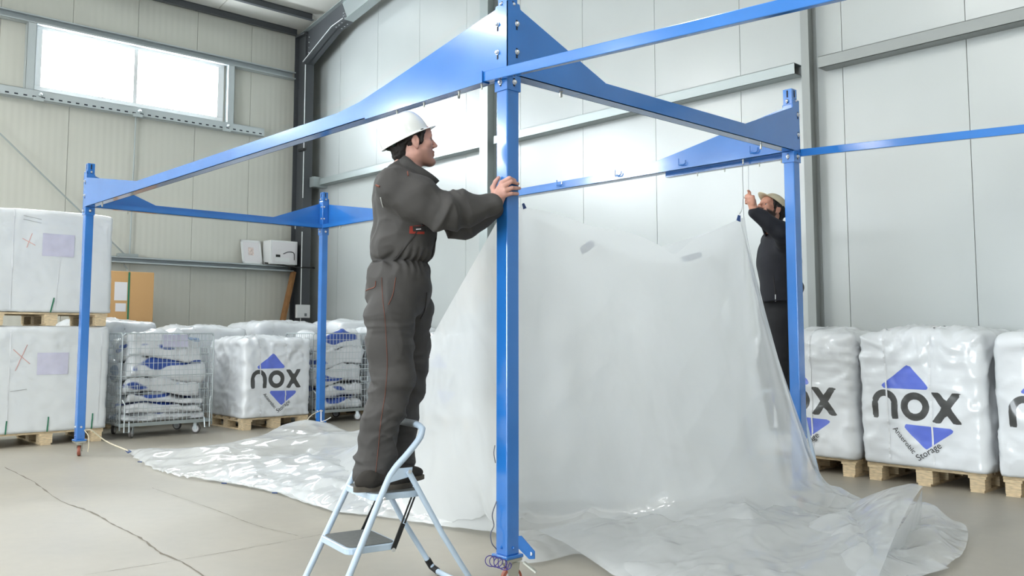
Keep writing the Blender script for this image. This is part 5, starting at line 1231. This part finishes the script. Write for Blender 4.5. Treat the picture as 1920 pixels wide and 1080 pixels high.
zz = J.lo[2]+J.h*np.arange(J.n[2]); hem2 = lp(1460, 566, B2)[2]; uu = J.lo[0]+J.h*np.arange(J.n[0])
cut = (hem2-zz)[None, None, :]+0*J.a; cut = np.where(uu[:, None, None] > lp(1488, 560, 6.95)[0], -1, cut); J.a = np.maximum(J.a, cut.astype(np.float32))
V, F = J.mesh(); N = vnormals(V, F)
if ((V-V.mean(0))*N).sum(1).mean() < 0: F = [f[::-1] for f in F]; N = -N
V = V+N*(.006*ridged(V*A3(8, 8, 7)+4)+.005*fbm(V*5+3, 2))[:, None]
jk = put_mesh('jacket', V, F, M['jacket'], P2); bvh2 = BVHTree.FromPolygons([Vector(v) for v in to_w(V)], F)
cv = []; cf = []; C2 = lp(1452, 432, B2-.05); CA2 = frame((-.8, -.5, -.25))
for i in range(33):
    th = math.radians(25+310*i/32)
    for j in range(4): t = j/3; cv.append(C2+CA2[0]*(.080*math.cos(th)+.02*t*max(0, math.cos(th)))+CA2[1]*.078*math.sin(th)+CA2[2]*(-.03+.07*t))
for i in range(32):
    for j in range(3): cf.append((i*4+j, (i+1)*4+j, (i+1)*4+j+1, i*4+j+1))
put_mesh('collar', np.array(cv), cf, M['jacket'], jk).modifiers.new('solid', 'SOLIDIFY').thickness = .008
surf_line(bvh2, pix_spline([(1450, 518), (1453, 540), (1454, 560)], 10), .003, 'pocket_zip', M['coverdark'], jk); surf_line(bvh2, pix_spline([(1454, 552), (1454, 564)], 4), .0045, 'zip_pull', M['white'], jk)
Tr = Field(A3(lo[0], lo[1], fl2[2]+.02), A3(hi[0], hi[1], lp(1460, 545, B2)[2]), .008)
Tr.ell(lp(1461, 590, B2), (.135, .17, .12), T2, .04); Tr.ell(lp(1461, 565, B2), (.125, .165, .10), T2, .04)
for a in 'nf': Tr.chain([p2[a+'hip'], p2[a+'kn'], p2[a+'ft']+A3(0, 0, .03)], [.105, .078, .068], .035)
V, F = Tr.mesh(); N = vnormals(V, F)
if ((V-V.mean(0))*N).sum(1).mean() < 0: F = [f[::-1] for f in F]; N = -N
put_mesh('trousers', V+N*(.005*ridged(V*A3(5, 5, 11)+8))[:, None], F, M['trouser'], P2)
HA2 = frame((-.80, -.32, .46)); HC2 = lp(1446, 395, 6.70); 
lo = ap.min(0)-.13; hi = ap.max(0)+.13; hi[2] = lp(1405, 352, 6.3)[2]; lo[2] = fl2[2]+.03; lo[0] = lp(1390, 380, 6.3)[0]-.03
Fb = Field(lo, hi, .0045); g2h = head_into(Fb, HC2, HA2, 1.0)
Fb.cap(g2h(-.022, 0, -.06), lp(1457, 440, B2), .055, .066, .03); Fb.cap(lp(1457, 440, B2), lp(1460, 570, B2), .09, .10, .03)
for a in 'nf':
    Fb.chain([p2[a+'sh'], p2[a+'el'], p2[a+'cf']], [.05, .042, .029], .02); Fb.cap(lp(1458, 470, B2), p2[a+'sh'], .07, .05, .03); Fb.cap(lp(1460, 575, B2), p2[a+'hip'], .09, .07, .03); Fb.chain([p2[a+'hip'], p2[a+'kn'], p2[a+'ft']+A3(0, 0, .05)], [.07, .052, .04], .02)
# raised hand closed on the cord
rh = to_l(RH); wr2 = lp(1413, 392, 6.36); Fb.cap(p2['ncf'], wr2, .028, .027, .015); pc = lp(1409, 378, 6.37); Fb.cap(wr2, pc, .028, .033, .015)
for i in range(4):
    mc = pc+A3(.004, -.030, .030-.017*i); pp = rh+A3(-.012, -.034, .020-.017*i); tp = rh+A3(-.018, -.006, .016-.017*i); t2 = rh+A3(.004, .008, .014-.017*i)
    Fb.cap(pc, mc, .022, .013, .010); Fb.cap(mc, pp, .0105, .0098, .004); Fb.cap(pp, tp, .0098, .009, .003); Fb.cap(tp, t2, .009, .008, .003)
Fb.chain([wr2+A3(0, .01, .01), pc+A3(0, .025, .02), rh+A3(.012, .012, .045), rh+A3(-.002, -.002, .062)], [.018, .014, .0105, .0085], .008)
# lowered hand
lh = p2['fcf']; Fb.cap(lh, lh+A3(-.03, -.02, -.06), .027, .026, .015)
for i in range(4): b_ = lh+A3(-.045+.012*i, -.03-.012*i, -.08); Fb.cap(lh+A3(-.03, -.02, -.05), b_, .018, .011, .008); Fb.cap(b_, b_+A3(-.01, .0, -.05), .010, .009, .003); Fb.cap(b_+A3(-.01, 0, -.05), b_+A3(.005, .01, -.075), .009, .0075, .003)
Fb.chain([lh+A3(-.02, -.03, -.03), lh+A3(-.05, -.05, -.07), lh+A3(-.045, -.05, -.10)], [.015, .011, .009], .006)
V, F = Fb.mesh(); N = vnormals(V, F)
if ((V-HC2)[V[:, 2] > HC2[2]]*N[V[:, 2] > HC2[2]]).sum(1).mean() < 0: F = [f[::-1] for f in F]; N = -N
ql = (V-HC2)@HA2.T; near = np.linalg.norm(V-HC2, axis=1) < .19
be = sstep(-.025, -.040, ql[:, 2])*sstep(-.012, .004, ql[:, 0])*sstep(-.16, -.13, ql[:, 2]); be = np.maximum(be, sstep(.02, .012, np.abs(ql[:, 0]-.012))*sstep(.03, .02, ql[:, 2])*(ql[:, 2] > -.05)*(np.abs(ql[:, 1]) > .05)*(np.abs(ql[:, 1]) < .073))
lipz = (np.abs(ql[:, 1]) < .02)*np.exp(-((ql[:, 2]+.064)/.007)**2)*(ql[:, 0] > .088); chk = (np.abs(ql[:, 1]) < .05)*sstep(-.05, -.04, ql[:, 2])*sstep(.05, .06, ql[:, 0])*(1-sstep(.08, .086, ql[:, 0]))
bw = np.clip(be*(1-lipz)*(1-chk), 0, 1)*near; V = V+N*(bw*(.007+.004*vnoise(V*160)))[:, None]
body2 = put_mesh('body', V, F, M['skin2'], P2); attr(body2, 'beard', bw)
for s in (-1, 1):
    c = g2h(.0745, .031*s, .003); dv = to_w((c+HA2[0])[None])[0]-to_w(c[None])[0]
    e_ = MB().lathe(to_w((c-HA2[0]*.0115)[None])[0], dv, [(.0115*math.sin(math.pi*k/10)+1e-4, .0115*(1-math.cos(math.pi*k/10))) for k in range(11)], 14).build('eye', M['eye'], body2, smooth=True, angle=180)
    MB().lathe(to_w((c+HA2[0]*.0105)[None])[0], dv, [(.0055, 0), (.0045, .0016)], 12).build('iris', M['iris'], e_)
    br_ = [g2h(.088, .012*s, .018), g2h(.0875, .028*s, .024), g2h(.076, .047*s, .020)]; MB().tube(list(to_w(np.array(spline(br_, 10)))), [.002+.0032*math.sin(math.pi*(k+1)/12) for k in range(10)], 6).build('eyebrow', M['hair1'], body2)
CT = frame((-.80, -.32, .72)); Vh, Fh = hair_mesh(HC2, HA2, .99, .0045, 8, g2h(-.010, 0, .048), CT[2]); put_mesh('hair', Vh, Fh, M['hair1'], P2)
hat_shell(g2h(-.010, 0, .048), CT, .104, .086, .075, .062, .35, .002, 'cap', M['cap'], P2, ridge=.0, thick=.003, sag=.0)
d2 = unit(-_f0-_r*.35); l2 = A3(-d2[1], d2[0], 0)
for s in (-1, 1): shoe(PL2+l2*(.09*s)-d2*.12+A3(0, 0, .001), d2, l2, .28, P2, .007)
